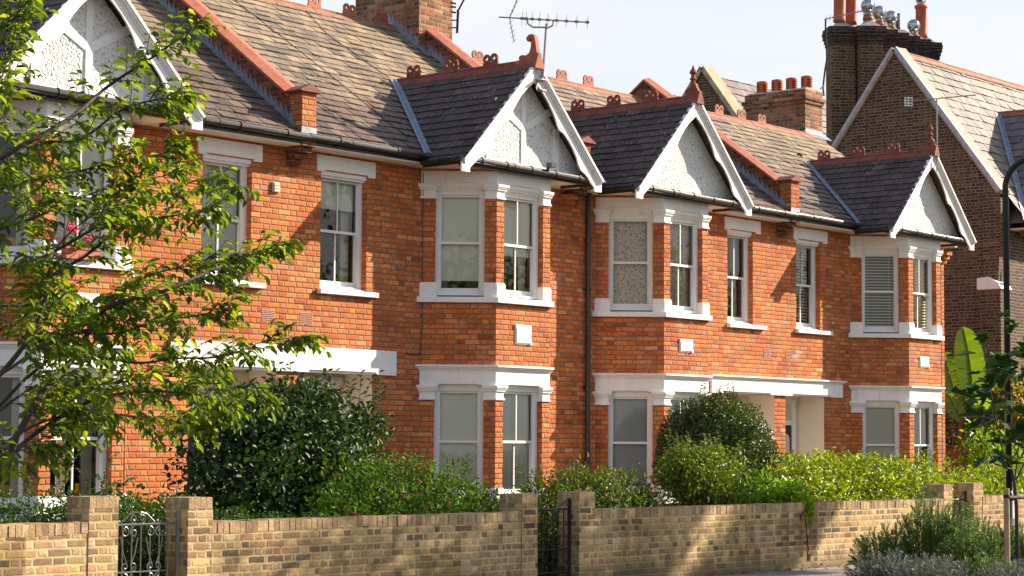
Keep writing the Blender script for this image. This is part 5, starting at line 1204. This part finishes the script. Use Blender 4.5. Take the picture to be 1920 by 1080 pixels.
sq = dep(2010, 1000, 22.4); sq.z = 0
m = MB(); m.tube([sq, sq+Z*1.18, sq+Z*1.20], .031, 14); m.tube([sp+Z*1.105+(_r*.03), sq+Z*1.105], .018, 8); m.build('crossbar', M['barkl'], sk)
fg = thing('fig_sapling', 'young fig tree with large lobed leaves tied to a stake', 'tree', tuple(dep(1908,1000,22.3).xy)+(0,)); F = [dep(x, y, d_) for x, y, d_ in ((1908,1010,22.3),(1906,950,22.3),(1902,905,22.3),(1897,880,22.3))]; F[0].z = 0
limb = [[F[0], F[1], F[2], F[3]], [F[3], dep(1880,845,22.3), dep(1868,790,22.2), dep(1858,735,22.2), dep(1851,690,22.1), dep(1846,650,22.1)], [F[3], dep(1865,870,22.2), dep(1850,840,22.2), dep(1838,822,22.1)], [F[2], dep(1910,840,22.5), dep(1915,780,22.6), dep(1925,700,22.6), dep(1930,640,22.6)], [F[2], dep(1925,860,22.3), dep(1950,800,22.2), dep(1960,700,22.2)]]
m = MB(); m.tube(limb[0], .022, 8, .018); [m.tube(q, .009, 6, .005) for q in limb[1:]]; m.build('trunk', M['bark'], fg, smooth=True)
def lobed(mb, p, d, nrm, L_):
    d = d.normalized(); s = d.cross(nrm).normalized(); n = s.cross(d)
    half = [(0,0),(.10,-.02),(.30,.10),(.42,.20),(.33,.30),(.22,.36),(.34,.50),(.40,.64),(.26,.62),(.15,.56),(.16,.75),(.12,.90),(0,1.0)]
    uvc = (random.random(), random.random()); off = p+d*L_*.18
    for sg in (1, -1):
        for k in range(1, len(half)-1):
            a, b = half[k], half[k+1]; f = lambda q: off+d*L_*q[1]+s*(sg*q[0]*L_)+n*(abs(q[0])*.25*L_-.15*L_*q[1]**2)
            mb.add([off+d*0, f(a), f(b), off+d*L_*min(b[1],.9)*.98-n*(.15*L_*(b[1]*.9)**2)], [(0,1,2,3)], uvc)
mb = MB(); pet = MB()
for q in limb[1:]:
    for i in range(len(q)-1):
        for k in range(3):
            p = q[i].lerp(q[i+1], random.random()); a = random.random()*6.28; d = Vector((math.cos(a), math.sin(a), random.uniform(-.6,.3)))
            if q[i].z < 1.75 and random.random() < .6: continue
            e = p+d.normalized()*.07; pet.tube([p, e], .003, 4); lobed(mb, e, d, Vector((random.uniform(-.5,.5), random.uniform(-.5,.5), 1)), random.uniform(.15,.25))
for _ in range(60):
    p = dep(random.gauss(1885,36), random.gauss(715,48), random.uniform(21.9,22.7)); a = random.random()*6.28; lobed(mb, p, Vector((math.cos(a), math.sin(a), random.uniform(-.7,.1))), Vector((random.uniform(-.6,.6), random.uniform(-.6,.6), 1)), random.uniform(.18,.32))
mb.build('crown', G['fig'], fg, recalc=False); pet.build('leaf_stalks', M['barkl'], fg)

def herb(name, label, cat, c, rx, ry, h, ns, per, mat, L_, W_, fl=0, spread=1., group=None):
    t = thing(name, label, cat, (c[0], c[1], 0), group); P, Dd, Nn = [], [], []; m = MB(); FP = []
    for i in range(ns):
        a = random.random()*6.28; q = math.sqrt(random.random()); b = Vector((c[0]+rx*.55*q*math.cos(a), c[1]+ry*.55*q*math.sin(a), 0)); hh = h*random.uniform(.62,1.08)*(1-.35*q*q)
        tip = Vector((c[0]+rx*q*math.cos(a)*spread, c[1]+ry*q*math.sin(a)*spread, hh)); pts = [b.lerp(tip, f)+Vector((random.uniform(-.02,.02), random.uniform(-.02,.02), .12*h*math.sin(f*3.1))) for f in (0,.3,.6,.85,1)]
        m.tube(pts[1:], .0022, 3, .001)
        for k in range(per):
            f = .22+.78*k/per; j = min(int(f*4), 3); p = pts[j].lerp(pts[j+1], f*4-j); ax = (pts[j+1]-pts[j]).normalized(); r_ = Vector((random.gauss(0,1), random.gauss(0,1), random.gauss(0,1))).normalized(); P.append(p); Dd.append(ax*.9+r_*.75); Nn.append(r_)
        if random.random() < fl:
            e = pts[-1]
            for k in range(10): FP.append(e+Vector((random.uniform(-.008,.008), random.uniform(-.008,.008), .006*k)))
    n1 = len(P); n2 = len(FP)
    for e in FP: r_ = Vector((random.gauss(0,1), random.gauss(0,1), random.gauss(0,1))).normalized(); P.append(e); Dd.append(r_+Z*.4); Nn.append(r_.orthogonal())
    cv = lambda q: np.array([tuple(v) for v in q]); n = len(P); k_ = np.where(np.arange(n) < n1, 1., .45)
    leaves('foliage', mat, cv(P), cv(Dd), cv(Nn), L_*RNG.uniform(.6,1.2,n)*k_, np.where(np.arange(n) < n1, W_, .009), t, fold=.1, mat2=G['lavf'], n2=n2); m.build('stem', mat, t)
    return t
def gp(px, D_): q = dep(px, 1000, D_); return (q.x, q.y)
RO, LA = 'rosemary bushes in the kerbside bed', 'lavender clumps in the kerbside bed'
herb('rosemary_bush', 'tallest upright rosemary in front of the far gate', 'shrub', gp(1742,24.0), .30, .35, 1.10, 190, 80, G['rose'], .034, .0065, .0, 1.1, RO)
herb('rosemary_bush', 'low dark rosemary at the left end of the kerbside bed', 'shrub', gp(1662,24.0), .38, .35, .72, 220, 70, G['rose'], .034, .0065, .05, 1.2, RO)
herb('rosemary_bush', 'slim rosemary sprig bush just right of the tallest one', 'shrub', gp(1805,24.0), .33, .35, .95, 220, 70, G['rose'], .034, .0065, .0, 1.1, RO)
herb('rosemary_bush', 'broad sunlit rosemary left of the wooden stake', 'shrub', gp(1835,22.6), .50, .40, .80, 380, 70, G['rose'], .034, .0065, .04, 1.1, RO)
herb('rosemary_bush', 'rosemary behind the wooden stake at the right edge', 'shrub', gp(1905,22.9), .40, .40, .86, 320, 70, G['rose'], .034, .0065, .0, 1.1, RO)
herb('rosemary_bush', 'front rosemary between the two lavender clumps', 'shrub', gp(1850,21.2), .35, .3, .55, 260, 60, G['rose'], .034, .0065, .05, 1.1, RO)
herb('lavender_clump', 'grey lavender clump at the bottom left of the bed', 'shrub', gp(1668,21.6), .36, .38, .56, 300, 40, G['lav'], .036, .0065, .16, 1.25, LA)
herb('lavender_clump', 'grey lavender clump in the middle of the bed', 'shrub', gp(1752,21.0), .40, .38, .54, 320, 40, G['lav'], .036, .0065, .12, 1.25, LA)
herb('lavender_clump', 'grey lavender clump in the bottom right corner', 'shrub', gp(1908,20.6), .38, .38, .52, 280, 40, G['lav'], .036, .0065, .12, 1.25, LA)

ba = thing('banana_plant', 'bright green banana plant with torn paddle leaves beside the end house', 'plant', (41.0, 22.0, 0))
def banana(mb, rib, base, mid, tip, wd, nrm, torn=0.):
    mb = MB(); rib = MB()
    base, mid, tip, nrm = Vector(base), Vector(mid), Vector(tip), Vector(nrm); n = 20; pts = [base*(1-t)**2+mid*2*t*(1-t)+tip*t*t for t in [i/n for i in range(n+1)]]; rib.tube(pts, .03, 6, .008); u = random.random()
    for sg in (1, -1):
        for i in range(3, n):
            def e(k, x=0.):
                t = k/n; d = (pts[min(k+1,n)]-pts[k-1]).normalized(); s = d.cross(nrm).normalized()*sg; q_ = min(1, max(0, (t-.12)/.88)); f = (max(0, math.sin(math.pi*q_**1.25))**.45)*(1-.15*q_)*random.uniform(.94, 1.0); return pts[k]+s*(wd*f)+nrm*(wd*.25*f)+d*.05+Vector((0,0,-x))
            tr = torn*random.uniform(0,.12); ed1, ed2 = e(i, tr), e(i+1, tr)
            if torn and random.random() < torn*.6: ed2 = ed2.lerp(ed1, .35)
            mb.add([pts[i], pts[i+1], ed2, ed1], [(0,1,2,3)], (min(1, max(0, u+random.uniform(-.15,.15))), .5))
    lf = mb.build('leaf', G['banana'], ba, recalc=False); rib.build('midrib', G['banana'], lf, smooth=True)
mb = MB(); rb = MB(); X = 41.0
bd = lambda x, y, dx=0: Vector((X+dx, 0, 0)) + Vector((0, 1, 0))*0 + (lambda d: Vector((0, d.y*X/d.x, EYE+d.z*X/d.x)))(ray(x, y))
tv = (-.8, -.55, .2)
banana(mb, rb, bd(1822,790), bd(1826,700), bd(1806,616), .36, tv, .10)
banana(mb, rb, bd(1815,800), bd(1780,720), bd(1758,660,.3), .36, (-.5,-.5,.7), .8); banana(mb, rb, bd(1812,800), bd(1775,760), bd(1745,740), .28, (-.4,-.5,.8), .5)
banana(mb, rb, bd(1820,800,-.2), bd(1800,770,-.2), bd(1790,740,-.3), .22, (-.7,-.6,.3), .3); banana(mb, rb, bd(1826,800,-.1), bd(1850,740,-.2), bd(1880,720,-.3), .26, (-.5,-.5,.8), .6)
banana(mb, rb, bd(1822,805,.2), bd(1835,750,.3), bd(1855,765,.4), .25, (-.6,-.4,.7), .6)
m = MB(); m.tube([(41,21.75,0), (41,21.72,1.6), tuple(bd(1820,790))], .12, 10, .06); m.build('stem', G['banana'], ba, smooth=True)
tr = thing('trellis_fence', 'brown wooden fence topped with square trellis beyond the end house', 'fence', (42, 20.6, 0)); XT = 42.0
MB().box(XT, XT+.03, 20.2, 24.2, .0, 1.62).build('boards', M['trellis'], tr); m = MB()
for z in (1.64, 1.85, 2.06, 2.27): m.box(XT-.01, XT+.02, 20.2, 24.2, z, z+.035)
for i in range(19): y = 20.25+i*.215; m.box(XT-.03, XT-.012, y, y+.035, 1.62, 2.30)
m.build('trellis', M['trellis'], tr); m = MB()
for y in (20.6, 22.4, 24.1): m.box(XT-.02, XT+.08, y, y+.09, 0, 2.35)
m.build('post', M['trellis'], tr)
shrub('climber', 'dark green climber growing over the trellis by the banana', 'plant', [((42.6,23.3,2.6),(.6,.7,.6),1500), ((42.6,22.3,2.75),(.6,.8,.5),1700), ((43,21.3,2.6),(.7,.8,.7),1700), ((42.8,22.5,1.6),(.4,1.4,.8),1600), ((41.6,23.2,1.6),(.15,.3,1.1),500)], G['climb'], .10, .07, shell=.8, noise=1.)
shrub('autumn_climber', 'yellow and orange leaved climber behind the lamp post', 'plant', [((41.8,21.0,2.2),(.5,.55,.8),1700), ((41.9,20.3,2.0),(.6,.6,.9),1700), ((41.7,21.5,2.9),(.4,.4,.4),500)], G['autumn'], .09, .06, shell=.8, noise=1.)
shrub('leafy_shrub', 'light green shrub between the far hedge and the trellis', 'shrub', [((38.6,19.6,1.1),(.5,.5,.9),700), ((39.6,20.6,1.3),(.6,.6,.9),900)], G['hyd'], .12, .05, shell=.8, noise=1.)
shrub('ivy', 'green ivy filling the yard beside the end house', 'plant', [((43.3,20.2,1.3),(.5,1.2,1.2),1500), ((43.5,19.0,1.4),(.6,.9,1.3),1300)], G['climb'], .10, .07, shell=.8, noise=1.)
